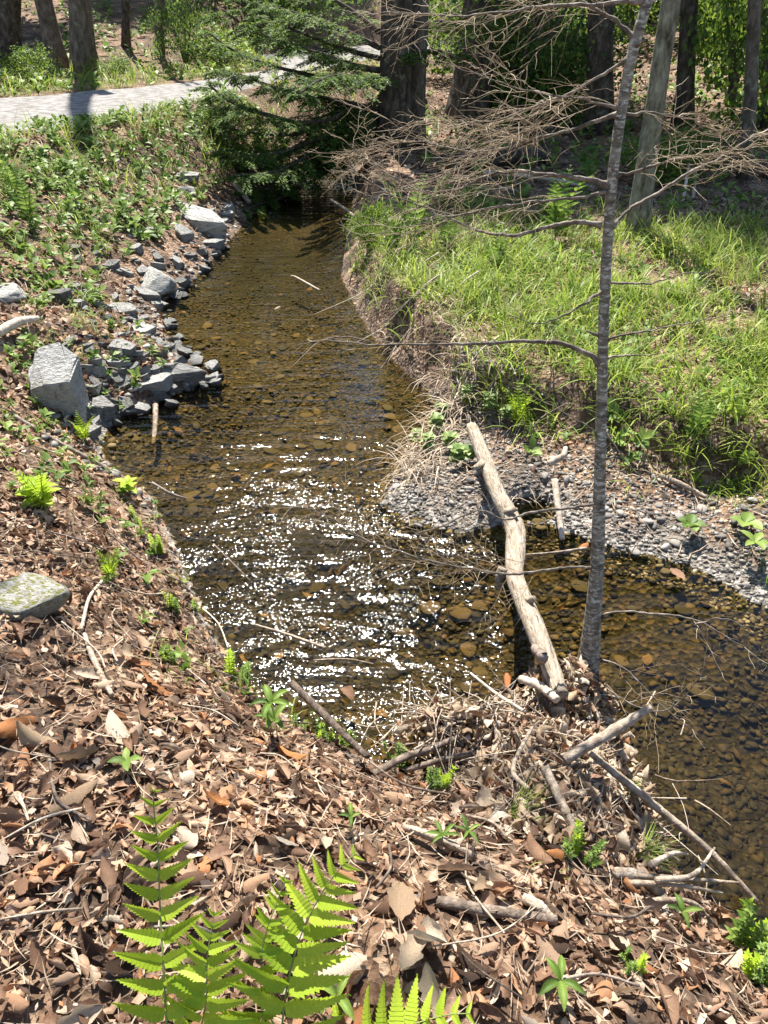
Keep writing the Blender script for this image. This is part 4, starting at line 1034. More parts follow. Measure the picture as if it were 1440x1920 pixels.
dead_branch([(1115, 1066, 0), (1080, 1062, -.03), (1020, 1070, -.06), (950, 1073, -.1), (870, 1062, -.12), (790, 1040, -.1), (700, 1010, -.05), (620, 968, .02), (545, 935, .1)], [0.007, 0.006, 0.005, 0.004, 0.003, 0.0015], 0.30, 0.026, 1, start=0.2)
dead_branch([(1116, 1158, 0), (1160, 1150, -.04), (1230, 1155, -.08), (1310, 1172, -.1), (1370, 1205, -.1), (1410, 1235, -.1), (1470, 1300, -.1)], [0.0055, 0.005, 0.004, 0.003, 0.0015], 0.22, 0.13, 1, start=0.4)
dead_branch([(1306, 1170, -.1), (1350, 1160, -.12), (1395, 1180, -.14), (1420, 1215, -.15), (1408, 1260, -.15)], [0.003, 0.0025, 0.002, 0.001], 0.2, 0)
dead_branch([(1108, 1235, 0), (1150, 1240, -.06), (1200, 1275, -.12), (1250, 1325, -.18), (1320, 1380, -.24)], [0.005, 0.004, 0.003, 0.0015], 0.26, 0.06, 1, start=0.25)
dead_branch([(1108, 1260, 0), (1160, 1310, -.14), (1240, 1335, -.2), (1310, 1280, -.22), (1335, 1230, -.22)], [0.004, 0.003, 0.0025, 0.001], 0.22, 0.06, 1, start=0.25)
dead_branch([(1134, 530, 0), (1170, 528, -.02), (1220, 528, -.04), (1280, 512, -.06), (1350, 500, -.08)], [0.005, 0.004, 0.002, 0.001], 0.14, 0.09, 1, start=0.4)
dead_branch([(1135, 640, 0), (1165, 632, -.02), (1230, 622, -.04), (1310, 606, -.06), (1400, 585, -.08)], [0.005, 0.004, 0.002, 0.001], 0.14, 0.09, 1, start=0.4)
dead_branch([(1133, 672, 0), (1165, 668, -.02), (1215, 664, -.06), (1250, 640, -.1)], [0.005, 0.004, 0.002, 0.001], 0.1, 0)
dead_branch([(1133, 545, 0), (1112, 555, -.03), (1095, 570, -.06), (1050, 592, -.1), (1000, 600, -.14), (950, 580, -.18)], [0.006, 0.006, 0.004, 0.002, 0.001], 0.2, 0.08, 1, start=0.4)
dead_branch([(1126, 820, 0), (1090, 790, .02), (1030, 760, .05), (960, 730, .1)], [0.003, 0.002, 0.001], 0.12, 0)
dead_branch([(1128, 800, 0), (1180, 870, -.05), (1230, 920, -.1), (1250, 935, -.12)], [0.003, 0.002, 0.001], 0.1, 0)

for k in range(16):
    i = int(tw_rng.integers(12, 92)); a = tw_rng.uniform(0, 6.28); l = tw_rng.uniform(0.02, 0.06); dr = np.array([math.cos(a), math.sin(a), 0.3])
    Batch().add(*tube(np.array([P_TR[i], P_TR[i] + dr * l * 0.6, P_TR[i] + dr * l + [0, 0, 0.004]]), [0.007, 0.0045, 0.003], 6, 0.1, k)).make('stub', M['branch_dark'], sap)

# ------------------------------------------------------------------ ferns
def pinna_mesh(teeth, width, mat, seed=0):
    """one toothed fern leaflet of unit length along x"""
    g = np.random.default_rng(seed); V = [(0, 0, 0)]; up = []; dn = []
    n = teeth
    for k in range(n):
        u0 = (k + 0.15) / n; u1 = (k + 0.85) / n; u = (k + 0.6) / n
        wd = width * (1 - u) ** 0.72 * (0.75 + 0.5 * min(1, u * 6))
        arc = -0.18 * u * u
        up.append((u0 + 0.005, 0.76 * wd, 0.012 + arc)); up.append((u1 + 0.05 * (1 - u), wd * g.uniform(0.9, 1.1), -0.03 * wd + arc))
    up.append((1.02, 0.0, -0.12))
    up = np.array(up); dn = up.copy(); dn[:, 1] *= -1
    mid = np.stack([up[:, 0], np.zeros(len(up)), up[:, 2] - 0.012], 1)
    V = np.vstack([mid, up, dn]); k = len(up)
    F_ = []
    for i in range(k - 1):
        F_.append((i, i + 1, k + i + 1, k + i)); F_.append((i + 1, i, 2 * k + i, 2 * k + i + 1))
    V[:, 2] += np.abs(V[:, 1]) * 0.25
    return mk_mesh('leaflet', V, [np.array(F_)], mat, smooth=False)
PINNA = [pinna_mesh(12, 0.18, M['fern'], k) for k in range(4)]
PINNA_S = [pinna_mesh(6, 0.19, M['fern'], k + 9) for k in range(3)]
PINNA_W = [pinna_mesh(6, 0.19, M['weed'], k + 9) for k in range(3)]
def frond(parent, P, lens, face, first=0.25, n_pairs=13, me=PINNA, r=0.0022, sweep=0.25, name='frond'):
    """P: stalk points in the world; face: normal of the blade; lens: leaflet length along the blade (0..1)"""
    Q = smooth_path(np.array(P), 30); base = np.array(parent['_loc'])
    st = Batch().add(*tube(Q, np.linspace(r, r * 0.4, 30), 6)).make(name, M['stemgreen'], parent)
    seg = np.concatenate([[0], np.cumsum(np.linalg.norm(np.diff(Q, axis=0), axis=1))]); L = seg[-1]
    face = np.asarray(face, float)
    for k in range(n_pairs):
        f = k / (n_pairs - 1); d = L * (first + (1 - first) * (f ** 0.8) * 0.985)
        p = np.array([np.interp(d, seg, Q[:, c]) for c in range(3)]); q = np.array([np.interp(min(d + 0.01, L + 1e-4), seg, Q[:, c]) for c in range(3)])
        t = q - p
        if np.linalg.norm(t) < 1e-5:
            t = Q[-1] - Q[-3]
        t /= np.linalg.norm(t)
        side = np.cross(face, t); side /= np.linalg.norm(side); nn = np.cross(t, side)
        l = 1.08 * float(np.interp(f, np.linspace(0, 1, len(lens)), lens))
        for sg in (-1, 1):
            dr = side * sg + t * (sweep + 0.35 * f) + nn * random.gauss(0.08, 0.08)
            Mx = frame(dr, nn + t * random.gauss(0, 0.22) + side * random.gauss(0, 0.15)) * l * random.uniform(0.92, 1.08)
            place(random.choice(me), 'leaflet', mat4(Mx, p - base), st)
    return st
FY = lambda py: float(np.interp(py, [1470, 1510, 1590, 1700, 1840, 2010, 2100], [0.85, 0.84, 0.80, 0.745, 0.665, 0.585, 0.55]))
def fpt(px, py, dy=0.0):
    return gy(px, py, FY(py) + dy)
fb = fpt(318, 2030); fb[2] = hz(fb[0], fb[1])
f1 = thing('fern', 'bright green fern with a tall upright frond at the bottom of the picture', 'fern', tuple(fb))
frond(f1, [fb, fpt(308, 1840), fpt(300, 1700), fpt(296, 1590), fpt(288, 1510), fpt(291, 1478)], [0.085, 0.082, 0.076, 0.07, 0.064, 0.058, 0.05, 0.042, 0.03, 0.014], (0.05, -0.35, 0.92), 0.12, 13)
frond(f1, [fb + [0.03, 0.02, 0], fpt(385, 1890), fpt(388, 1800), fpt(398, 1735), fpt(402, 1712)], [0.085, 0.08, 0.066, 0.052, 0.035, 0.018], (0.0, -0.4, 0.9), 0.25, 10, r=0.0018)
fb2 = fpt(520, 2040); fb2[2] = hz(fb2[0], fb2[1])
f2 = thing('fern', 'bright green fern leaning right beside the tall frond', 'fern', tuple(fb2))
frond(f2, [fb2, fpt(535, 1870), fpt(562, 1760), fpt(600, 1680), fpt(640, 1625), fpt(668, 1600)], [0.10, 0.096, 0.088, 0.078, 0.06, 0.04, 0.018], (0.15, -0.3, 0.93), 0.22, 12)
frond(f2, [fb2 + [-0.02, 0.0, 0], fpt(490, 1800), fpt(520, 1690), fpt(535, 1650)], [0.055, 0.05, 0.04, 0.028, 0.015], (0.1, -0.6, 0.8), 0.35, 9, r=0.0015)
fb3 = fpt(600, 2090); fb3[2] = hz(fb3[0], fb3[1])
f3 = thing('fern', 'fern frond cut by the bottom edge below the rolled leaf', 'fern', tuple(fb3))
frond(f3, [fb3, fpt(660, 1990, .02), fpt(740, 1935, .01), fpt(830, 1905), fpt(880, 1900)], [0.09, 0.08, 0.065, 0.045, 0.02], (0.0, -0.25, 1.0), 0.25, 9)
# ferns on the banks
def small_fern(px, py, label, size, n=5, me=None, group=None):
    me = me or (PINNA_S if size < 0.25 else PINNA_W)
    p = gh(px, py); p[2] = hz(p[0], p[1])
    f = thing('fern', label, 'fern', tuple(p), group)
    a0 = random.uniform(0, 6.28)
    for k in range(n):
        a = a0 + k * 6.283 / n + random.gauss(0, 0.25); h = size * random.uniform(0.75, 1.1); o_ = np.array([math.cos(a), math.sin(a), 0])
        lean = random.uniform(0.15, 0.5)
        Pk = [p, p + o_ * h * lean * 0.3 + [0, 0, h * 0.45], p + o_ * h * lean * 0.7 + [0, 0, h * 0.8], p + o_ * h * lean * 1.2 + [0, 0, h]]
        frond(f, Pk, [size * 0.20, size * 0.19, size * 0.15, size * 0.09, size * 0.03], -o_ * 0.9 + np.array([0, 0, 0.5]), 0.2, 11, me, 0.002 + size * 0.003)
for px, py, lab, s in [(60, 430, 'pale green fern standing alone on the left bank', 0.42), (30, 380, 'fern clump at the left edge below the road', 0.38),
                       (775, 470, 'tall light green fern at the far end of the grass', 0.62), (735, 480, 'shorter fern beside the tall one by the pool', 0.38),
                       (1040, 450, 'dark fern in front of the shaded wood', 0.62), (840, 490, 'fern in the grass right of the pool', 0.4), (930, 520, 'fern in the middle of the grass', 0.35),
                       (210, 1090, 'small fern on the leaf covered bank beside the mossy rock', 0.13), (85, 960, 'small fern on the upper leaf covered bank', 0.22),
                       (160, 830, 'little fern at the foot of the angular pale rock', 0.16), (970, 800, 'fern sprig behind the log end', 0.22), (1300, 830, 'fern in the grass at the dark hollow', 0.3)]:
    small_fern(px, py, lab, s)

# ------------------------------------------------------------------ small plants
def oval(n, ratio, mat, tip=0.85, roll=0.5, bend=-0.8, name='leaf'):
    T, F_ = leaf_tmpl(6, 4, ratio, roll, bend, 0, tip, 0.0, n); T = T - T[:5].mean(0)
    return mk_mesh(name, T, [F_], mat)
M['pale_green'] = leaf_mat('pale_green', [(0.0, (0.16, 0.26, 0.07)), (0.5, (0.30, 0.40, 0.13)), (1.0, (0.42, 0.50, 0.22))], 0.3, 0.5, 0.3, 20)
LEAF_G = [oval(k, 0.24, M['weed']) for k in range(4)]
LEAF_B = [oval(k + 9, 0.27, M['fern'], 0.8) for k in range(3)]
LEAF_S = [oval(k + 29, 0.19, M['weed'], 0.85, 1.1, -1.3) for k in range(4)]
LEAF_P = [oval(k + 39, 0.42, M['pale_green'], 0.9, 0.7, -0.6) for k in range(3)]
LEAF_N = [oval(k + 19, 0.13, M['weed'], 0.9, 0.9, -0.9) for k in range(3)]
LEAF_R = [oval(k + 5, 0.46, M['weed'], 0.9, 0.6, -0.5) for k in range(3)]
def seedling(px, py, label, h, leaf, n, me=LEAF_B, name='seedling', cat='plant', group=None, whorls=1, xyz=None, wide=0.5):
    p = np.array(xyz) if xyz is not None else gh(px, py); p[2] = hz(p[0], p[1])
    f = thing(name, label, cat, tuple(p), group)
    top = p + np.array([random.gauss(0, 0.08) * h, random.gauss(0, 0.08) * h, h])
    Batch().add(*tube(smooth_path(np.array([p, (p + top) / 2 + [0.1 * h * random.gauss(0, 0.5), 0, 0], top]), 8), 0.0016, 5)).make('stem', M['stemgreen'], f)
    for wv in range(whorls):
        c = p + (top - p) * ((wv + 1) / whorls) ** 0.8; a0 = random.uniform(0, 6.28)
        for k in range(n):
            a = a0 + k * 6.283 / n + random.gauss(0, 0.2); dr = np.array([math.cos(a), math.sin(a), random.uniform(0.0, 0.6) * wide])
            place(random.choice(me), 'leaf', mat4(frame(dr, (0, 0, 1)) * leaf * random.uniform(0.8, 1.15), c - p), f)
    return f
seedling(1040, 1870, 'bright seedling with oval leaves low on the right', 0.06, 0.055, 5, LEAF_S)
seedling(655, 1560, 'small light green seedling behind the right fern', 0.05, 0.035, 4, LEAF_S)
seedling(520, 1390, 'broad leaved plant standing at the near shore', 0.17, 0.075, 5, LEAF_S, whorls=2)
seedling(1270, 1740, 'small low seedling at the right end of the bank', 0.07, 0.045, 4, LEAF_S)
seedling(240, 1450, 'tiny dark seedling among the large tan leaves', 0.04, 0.04, 4, LEAF_G)
seedling(640, 1905, 'broad dark leaf plant below the rolled leaf', 0.06, 0.055, 4, LEAF_S)
seedling(245, 930, 'yellow green weed at the corner of the lower shore', 0.08, 0.07, 5, LEAF_B, whorls=2)
seedling(85, 955, 'pale weed with upright leaves on the left bank', 0.10, 0.10, 5, LEAF_B, whorls=2)
seedling(1290, 1010, 'small leafy plant on the far gravel', 0.08, 0.07, 5, LEAF_R)
seedling(1400, 1050, 'leafy sprout on the far gravel near the right edge', 0.10, 0.09, 5, LEAF_G)
seedling(1390, 1000, 'flat green leafed plant above the sprout on the gravel', 0.06, 0.08, 4, LEAF_R)
seedling(830, 1590, 'young plant with toothed leaves on the slope below the whitish stick', 0.05, 0.045, 5, LEAF_N)
seedling(880, 1580, 'yellow green sprout right of the toothed plant', 0.05, 0.04, 5, LEAF_N)
seedling(950, 1510, 'grassy sprout at the foot of the driftwood heap', 0.05, 0.05, 5, LEAF_N)
# round leaved plants round the log end
for k, (px, py, lab) in enumerate([(800, 855, 'round leaved plant at the tip of the gravel bar'), (845, 850, 'round leaved plant nearest the log on the bar'), (830, 790, 'round leaved plant at the water above the bar'),
                                   (875, 760, 'round leaved plant behind the log end'), (920, 780, 'round leaved plant right of the log end'), (815, 820, 'round leaved plant left of the log end'),
                                   (880, 870, 'low round leaved plant tucked against the log'), (950, 790, 'round leaved plant under the grass edge'), (855, 880, 'lowest round leaved plant out on the gravel'), (780, 830, 'outermost round leaved plant over the water')]):
    seedling(px, py, lab, random.uniform(0.07, 0.13), random.uniform(0.040, 0.058), random.randint(6, 9), LEAF_P, 'round_leaved_plant', 'plant', 'round leaved plants by the log', 3, wide=0.9)
# feathery bedstraw on the shoulder of the near bank
SPRIG = []
for k in range(3):
    b = Batch()
    for wv in range(7):
        for j in range(6):
            a = j * 1.047 + wv * 0.5; T, F_ = leaf_tmpl(2, 2, 0.2, 0.3, -0.6, seed=wv); T = T - T[:3].mean(0)
            dr = np.array([math.cos(a), math.sin(a), 0.45]); b.inst(T, F_, (frame(dr) * (0.20 - 0.012 * wv) * random.uniform(0.8, 1.2))[None], np.array([[0, 0, 0.2 + wv * 0.125]]))
    b.add(*tube(np.array([[0, 0, 0], [0.01, 0, 0.5], [0, 0.02, 1.0]]), 0.012, 4))
    SPRIG.append(b.mesh('sprig', M['weed' if k else 'fern']))
for px, py, s, n, lab in [(440, 1270, 0.11, 9, 'feathery light green weed at the near shore'), (640, 1400, 0.10, 9, 'feathery weed below the dark shore stick'), (600, 1385, 0.08, 6, 'small feathery weed left of the dark shore stick'),
                          (755, 1440, 0.10, 9, 'feathery weed left of the driftwood heap'), (825, 1490, 0.10, 10, 'feathery weed on the bank shoulder by the heap'), (310, 1240, 0.09, 6, 'dark feathery weed above the orange leaf'),
                          (325, 1150, 0.08, 6, 'feathery weed on the upper near shore'), (370, 1150, 0.07, 5, 'small feathery weed at the water below the arching stalk'), (300, 1040, 0.09, 8, 'feathery weed at the middle of the left shore'),
                          (1075, 1600, 0.10, 8, 'feathery weed at the right of the slope'), (1080, 1560, 0.07, 5, 'feathery weed in front of the grey stick'), (1410, 1790, 0.16, 12, 'bushy bright weed at the right bottom edge'),
                          (1430, 1850, 0.13, 10, 'low bushy weed in the bottom right corner'), (1190, 1830, 0.08, 6, 'thin weed low on the right slope'), (570, 1370, 0.07, 5, 'tiny feathery weed beside the broad leaved plant'), (265, 985, 0.08, 6, 'feathery weed above the glitter at the left shore')]:
    p = gh(px, py); p[2] = hz(p[0], p[1]); f = thing('feathery_weed', lab, 'plant', tuple(p))
    for k in range(n):
        a = random.uniform(0, 6.28); rr = random.uniform(0, 0.45) * s; dx, dy = math.cos(a) * rr, math.sin(a) * rr
        Mx = rot_z(np.array([random.uniform(0, 6)]))[0] @ rot_x(np.array([random.gauss(0, 0.3)]))[0] * s * random.uniform(0.6, 1.15)
        place(random.choice(SPRIG), 'sprig', mat4(Mx, (dx, dy, hz(p[0] + dx, p[1] + dy) - p[2])), f)
# pine sprigs on the right shoulder
NEED = leaf_tmpl(3, 1, 0.012, 0.1, 0.5, seed=8)
for px, py, lab in [(1140, 1500, 'green pine sprig beside the long straight stick'), (1195, 1590, 'browning pine sprig at the right shore'), (1200, 1620, 'lower green pine sprig at the right shore'), (960, 1545, 'pine needles on the driftwood heap')]:
    p = gh(px, py) + np.array([0, 0, 0.06]); b = Batch()
    for k in range(46):
        a = random.uniform(-0.7, 1.2); dr = np.array([math.cos(a), math.sin(a), random.uniform(-0.3, 0.6)]); T = NEED[0] - NEED[0][:2].mean(0)
        b.inst(T, NEED[1], (frame(dr) * random.uniform(0.06, 0.11))[None], (p + np.array([random.uniform(-0.02, 0.02), random.uniform(-0.02, 0.02), 0]))[None])
    b.add(*tube(np.array([p + [-0.06, -0.02, -0.06], p + [0, 0, 0], p + [0.02, 0.01, 0.01]]), 0.003, 5))
    tag(b.make('pine_sprig', M['grass' if 'brown' not in lab else 'dry_grass'], None, tuple(p)), lab, 'pine sprig')

# ------------------------------------------------------------------ grass and weeds (masses)
def blade(h_bend, wdt, n=4, seed=0):
    t = np.linspace(0, 1, n + 1); ang = h_bend * t
    x = np.cumsum(np.concatenate([[0], np.sin(ang[1:])])) / n; z = np.cumsum(np.concatenate([[0], np.cos(ang[1:])])) / n
    wd = wdt * np.sqrt(np.maximum(1 - t ** 1.6, 0.02)) * (0.6 + 0.4 * np.minimum(1, t * 4))
    V = np.concatenate([np.stack([x, -wd, z], 1), np.stack([x, wd, z], 1)])
    i = np.arange(n); F_ = np.stack([i, i + 1, i + n + 2, i + n + 1], 1)
    return V, F_
BL = [blade(random.uniform(0.3, 2.0), random.uniform(0.009, 0.019)) for _ in range(8)]
BLW = [blade(random.uniform(0.5, 2.2), random.uniform(0.03, 0.05)) for _ in range(6)]
BLD = [blade(random.uniform(0.5, 2.6), random.uniform(0.006, 0.014)) for _ in range(6)]
def blades(B, tm, X, Y, h, lean=0.3, zadd=0.0):
    n = len(X)
    if n == 0:
        return
    k = rng.integers(0, len(tm), n); P = np.stack([X, Y, np.maximum(Hg(X, Y), 0) - 0.005 + zadd], 1)
    Mx = rot_z(rng.uniform(0, 6.283, n)) @ rot_y(np.abs(rng.normal(0, lean, n))) * h[:, None, None]
    for q, (T, F_) in enumerate(tm):
        B.inst(T, F_, Mx[k == q], P[k == q])
def clumped(n_cl, per, spread, *area, **kw):
    cx, cy = land_points(n_cl, *area, **kw)
    X = np.repeat(cx, per) + rng.normal(0, spread, len(cx) * per); Y = np.repeat(cy, per) + rng.normal(0, spread, len(cx) * per)
    hsc = np.repeat(rng.uniform(0.6, 1.15, len(cx)), per)
    d, l = shore(X, Y); ok = (d > 0.01) & ~in_poly(X, Y, ROADP)
    return X[ok], Y[ok], hsc[ok]
def dn_right(x, y, d):
    D0 = 0.12 + (0.62 - 0.2 * sstep(1.0, 2.2, x)) * sstep(4.35, 3.75, y)
    return sstep(-0.12, 0.10, d - D0) * (0.25 + 0.75 * sstep(-0.22, 0.12, fnoise(x * 1.1, y * 1.1, 41))) * sstep(8.6, 6.3, y)
B = Batch()
X, Y, hs = clumped(4800, 14, 0.055, -0.3, 7.5, 3.0, 10.0, 0.1, 99, False, dn_right)
blades(B, BL, X, Y, rng.uniform(0.13, 0.33, len(X)) * hs * 1.08)
X, Y, hs = clumped(1500, 8, 0.05, -0.3, 7.5, 3.0, 9.0, 0.1, 99, False, dn_right)
blades(B, BLW, X, Y, rng.uniform(0.08, 0.22, len(X)) * hs)
# left bank
X, Y, hs = clumped(1800, 14, 0.06, -9.5, -0.8, 6.0, 13.6, 0.6, 99, True, lambda x, y, d: 0.2 + 0.8 * (fnoise(x * 0.9, y * 0.9, 43) > 0.05))
blades(B, BL, X, Y, rng.uniform(0.15, 0.36, len(X)) * hs)
X, Y, hs = clumped(320, 10, 0.05, -4.0, -1.0, 3.0, 6.5, 0.25, 99, True, lambda x, y, d: 0.1 + 0.9 * (fnoise(x * 1.5, y * 1.5, 44) > 0.1))
blades(B, BL, X, Y, rng.uniform(0.06, 0.16, len(X)) * hs)
# fringe of the left shore
X, Y, hs = clumped(420, 7, 0.03, -2.6, 0.2, 1.7, 4.8, 0.02, 0.4, True, lambda x, y, d: 0.15 + 0.85 * (fnoise(x * 2, y * 2, 52) > 0.05))
blades(B, BL, X, Y, rng.uniform(0.05, 0.14, len(X)) * hs)
# road verge beyond
X, Y, hs = clumped(1500, 10, 0.12, -16, 0, 12.5, 26, 0.3, 99, None, lambda x, y, d: (seg_dist(x, y, RF) < 2.6) * sstep(-13, -10, -np.abs(x)))
blades(B, BL, X, Y, rng.uniform(0.15, 0.45, len(X)) * hs * 1.2)
# far gravel sprouts
X, Y, hs = clumped(60, 9, 0.03, 0.6, 3.6, 2.6, 4.4, 0.2, 0.8, False)
blades(B, BL, X, Y, rng.uniform(0.06, 0.15, len(X)) * hs)
X, Y, hs = clumped(26, 6, 0.02, -1.3, 1.3, 0.8, 2.4, 0.06, 0.6, True)
blades(B, BL, X, Y, rng.uniform(0.03, 0.08, len(X)) * hs)
tag(B.make('grass', M['grass']), 'bright green grass on the far bank and road verges', kind='stuff')
# dry grass and root fringe hanging over the cut bank
B = Batch()
t = rng.uniform(0, 1, 2600); seg0 = strip_resample(Rp[6:13], 200); q = seg0[(t * 199).astype(int)]
nrm = np.array([0.55, 0.45]); off = rng.uniform(0.04, 0.5, 2600)
X = q[:, 0] + nrm[0] * off + rng.normal(0, 0.04, 2600); Y = q[:, 1] + nrm[1] * off + rng.normal(0, 0.04, 2600)
d, l = shore(X, Y); ok = (d > 0.0) & ~l
ok &= rng.uniform(0, 1, len(ok)) < 0.10 + 0.6 * (Y < 4.6)
blades(B, BLD, X[ok], Y[ok], rng.uniform(0.12, 0.32, ok.sum()), 0.9, 0.03)
X, Y, hs = clumped(420, 8, 0.08, -0.3, 7.0, 3.3, 9.5, 0.2, 99, False)
blades(B, BLD, X, Y, rng.uniform(0.10, 0.26, len(X)), 0.9)
X, Y, hs = clumped(500, 8, 0.08, -8.0, -0.8, 4.0, 13.0, 0.3, 99, True)
blades(B, BLD, X, Y, rng.uniform(0.10, 0.32, len(X)), 0.8)
tag(B.make('dry_grass', M['dry_grass']), 'bleached dry grass and root fringe on the banks', kind='stuff')
# broad leaved weeds
def rosette(seed):
    g = np.random.default_rng(seed); b = Batch()
    for k in range(7):
        a = k * 0.9 + g.normal(0, 0.3); T, F_ = leaf_tmpl(2, 2, 0.30, 0.4, -0.6, seed=seed); T = T - T[:3].mean(0)
        b.inst(T, F_, (frame(np.array([math.cos(a), math.sin(a), g.uniform(0.1, 0.9)])) * g.uniform(0.5, 1.0))[None], np.array([[0, 0, g.uniform(0.1, 0.9)]]))
    return np.concatenate(b.V), np.concatenate(b.F[4])
ROS = [rosette(k) for k in range(5)]
B = Batch()
for n, area, sz, kw in [(13000, (-9.5, -0.9, 5.5, 13.6, 0.45, 99, True), (0.05, 0.12), 45), (1200, (-3.6, -0.9, 2.6, 5.6, 0.15, 99, True), (0.03, 0.07), 46), (900, (-2.6, 0.0, 1.8, 4.8, 0.02, 0.38, True), (0.03, 0.06), 53), (1500, (-0.2, 7.0, 3.4, 9.0, 0.5, 99, False), (0.04, 0.10), 47),
                        (1800, (-16, 0, 13, 26, 0.3, 99, None), (0.08, 0.22), 48), (2200, (0.5, 13, 8.0, 20, 0.4, 99, False), (0.08, 0.2), 49)]:
    X, Y = land_points(n, *area, dens=lambda x, y, d: 0.35 + 0.65 * (fnoise(x * 1.2, y * 1.2, kw) > 0.08))
    scatter(B, ROS, X, Y, rng.uniform(*sz, len(X)), 0.2, 0.0)
tag(B.make('weeds', M['weed']), 'low broad leaved weeds on the banks', kind='stuff')

# ------------------------------------------------------------------ the wood behind
def leaf_cloud(seed, n, size, clumps, spread=0.28, flat=0.5, lo=0.0):
    """leaf sized faces gathered in clumps inside a unit crown (radius 1, height 0..1)"""
    g = np.random.default_rng(seed)
    c = g.normal(size=(clumps, 3)); c /= np.linalg.norm(c, axis=1)[:, None]; c *= g.uniform(0.25, 1.0, (clumps, 1)) ** 0.6
    c[:, 2] = (c[:, 2] + 1) / 2
    k = g.integers(0, clumps, n); p = c[k] + g.normal(0, 1, (n, 3)) * spread * np.array([1, 1, flat])
    p[:, 2] = np.maximum(p[:, 2], lo)
    s = g.uniform(0.6, 1.3, n) * size
    T = np.array([[-0.5, 0, 0], [0, -0.32, 0.06], [0.5, 0, -0.05], [0, 0.32, 0.06]]); F_ = np.array([[0, 1, 2, 3]])
    Mx = rot_z(g.uniform(0, 6.28, n)) @ rot_x(g.normal(0, 0.7, n)) @ rot_y(g.normal(0, 0.5, n)) * s[:, None, None]
    b = Batch(); b.inst(T, F_, Mx, p); return b
CROWN = [leaf_cloud(300 + k, 7000, 0.085, 60, 0.2).mesh('crown', M['foliage'], smooth=False) for k in range(3)]
CROWN_H = [leaf_cloud(310 + k, 7000, 0.075, 70, 0.18, 0.3).mesh('crown', M['hemlock'], smooth=False) for k in range(2)]
BUSH = [leaf_cloud(320 + k, 2600, 0.085, 22, 0.22, 0.5).mesh('foliage', M['foliage'], smooth=False) for k in range(4)]
BUSH_H = [leaf_cloud(330 + k, 3600, 0.055, 26, 0.22, 0.3).mesh('foliage', M['hemlock'], smooth=False) for k in range(3)]
def tree(base, top, w0, w1, label, mat='bark_dark', name='tree', crown=None, cz=(8, 15), cr=3.0, group=None, flare=1.5, sides=14):
    base = np.array(base, float); top = np.array(top, float); n = 26
    t = np.linspace(0, 1, n)[:, None]; P = base * (1 - t) + top * t
    H_ = top[2] - base[2]
    g = np.random.default_rng(sum(map(ord, label)) % 9999 + int(base[0] * 100) % 999)
    P[:, 0] += 0.05 * H_ * 0.1 * np.sin(t[:, 0] * 5 + g.uniform(0, 6)); P[0, 2] -= 0.15
    zz = P[:, 2] - base[2]
    r = np.interp(t[:, 0], [0, 1], [w0 / 2, w1 / 2]) * (1 + (flare - 1) * np.exp(-np.maximum(zz, 0) / 0.28))
    f = thing(name, label, 'tree', tuple(base), group)
    Batch().add(*tube(P, r, sides, 0.05, int(g.integers(0, 9999)))).make('trunk', M[mat], f)
    if crown is not None:
        c = P[-1] * 0.35 + P[n // 2] * 0.65
        Mx = rot_z(np.array([g.uniform(0, 6)]))[0] @ np.diag([cr, cr, cz[1] - cz[0]])
        ctr = base + (top - base) * ((cz[0] + cz[1]) / 2 / H_)
        place(crown, 'crown', mat4(Mx, (ctr[0] - base[0], ctr[1] - base[1], cz[0])), f)
    return f
def at_px(px, py, y=None):
    p = gh(px, py); p[2] = hz(p[0], p[1]); return p
def px_top(px, py, base, lean_y=0.0):
    return gy(px, py, base[1] + lean_y)
def pix_tree(b, t, wpx, label, mat, height, crown=None, cz=(8, 15), cr=3.0, group=None, name='tree'):
    base = at_px(*b); wd = wpx / FOC * depth(base)
    q = px_top(*t, base); dirv = (q - base) / (q[2] - base[2]); top = base + dirv * height
    return tree(base, top, wd, wd * 0.5, label, mat, name, crown, cz, cr, group)
hem = pix_tree((735, 272), (742, 0), 62, 'large dark hemlock trunk with green boughs hanging over the stream', 'bark_dark', 9, CROWN_H[0], (5.0, 7.4), 1.4, name='hemlock_tree')
pix_tree((783, 268), (790, 0), 34, 'slimmer sunlit trunk standing right beside the large hemlock', 'bark_brown', 8.5, CROWN_H[1], (5, 7), 1.1, name='hemlock_tree')
pix_tree((872, 235), (905, 0), 66, 'thick dark trunk leaning right behind the dead twigs', 'bark_dark', 9, CROWN_H[0], (4.5, 8.0), 1.5)
pix_tree((1120, 250), (1128, 0), 46, 'dark trunk directly behind the top of the sapling', 'bark_dark', 12, CROWN[0], (5, 9), 1.8)
pix_tree((1193, 440), (1266, 0), 33, 'leaning grey barked tree right of the sapling', 'bark_grey', 7, None)
pix_tree((1396, 335), (1408, 0), 24, 'slender trunk near the right edge of the wood', 'bark_brown', 8, None)
pix_tree((1285, 232), (1292, 0), 30, 'shaded trunk between the leaning tree and the slender trunk', 'bark_dark', 12, CROWN[2], (6, 11), 2.2)
pix_tree((955, 215), (962, 0), 22, 'thin dark trunk right of the thick leaning one', 'bark_dark', 12, CROWN[1], (6, 11), 2.0)
pix_tree((1005, 205), (1012, 0), 17, 'thinnest trunk in the middle of the wood', 'bark_dark', 12, CROWN[2], (6, 11), 1.8)
pix_tree((156, 146), (143, 0), 44, 'stout grey brown trunk beyond the road', 'bark_brown', 13, None)
pix_tree((108, 136), (78, 0), 32, 'leaning trunk left of the stout one beyond the road', 'bark_brown', 13, None)
pix_tree((296, 98), (292, 0), 15, 'thin trunk on the leafy slope beyond the road', 'bark_brown', 9, None)
pix_tree((14, 112), (20, 0), 46, 'dark trunk at the top left corner', 'bark_dark', 9, None)
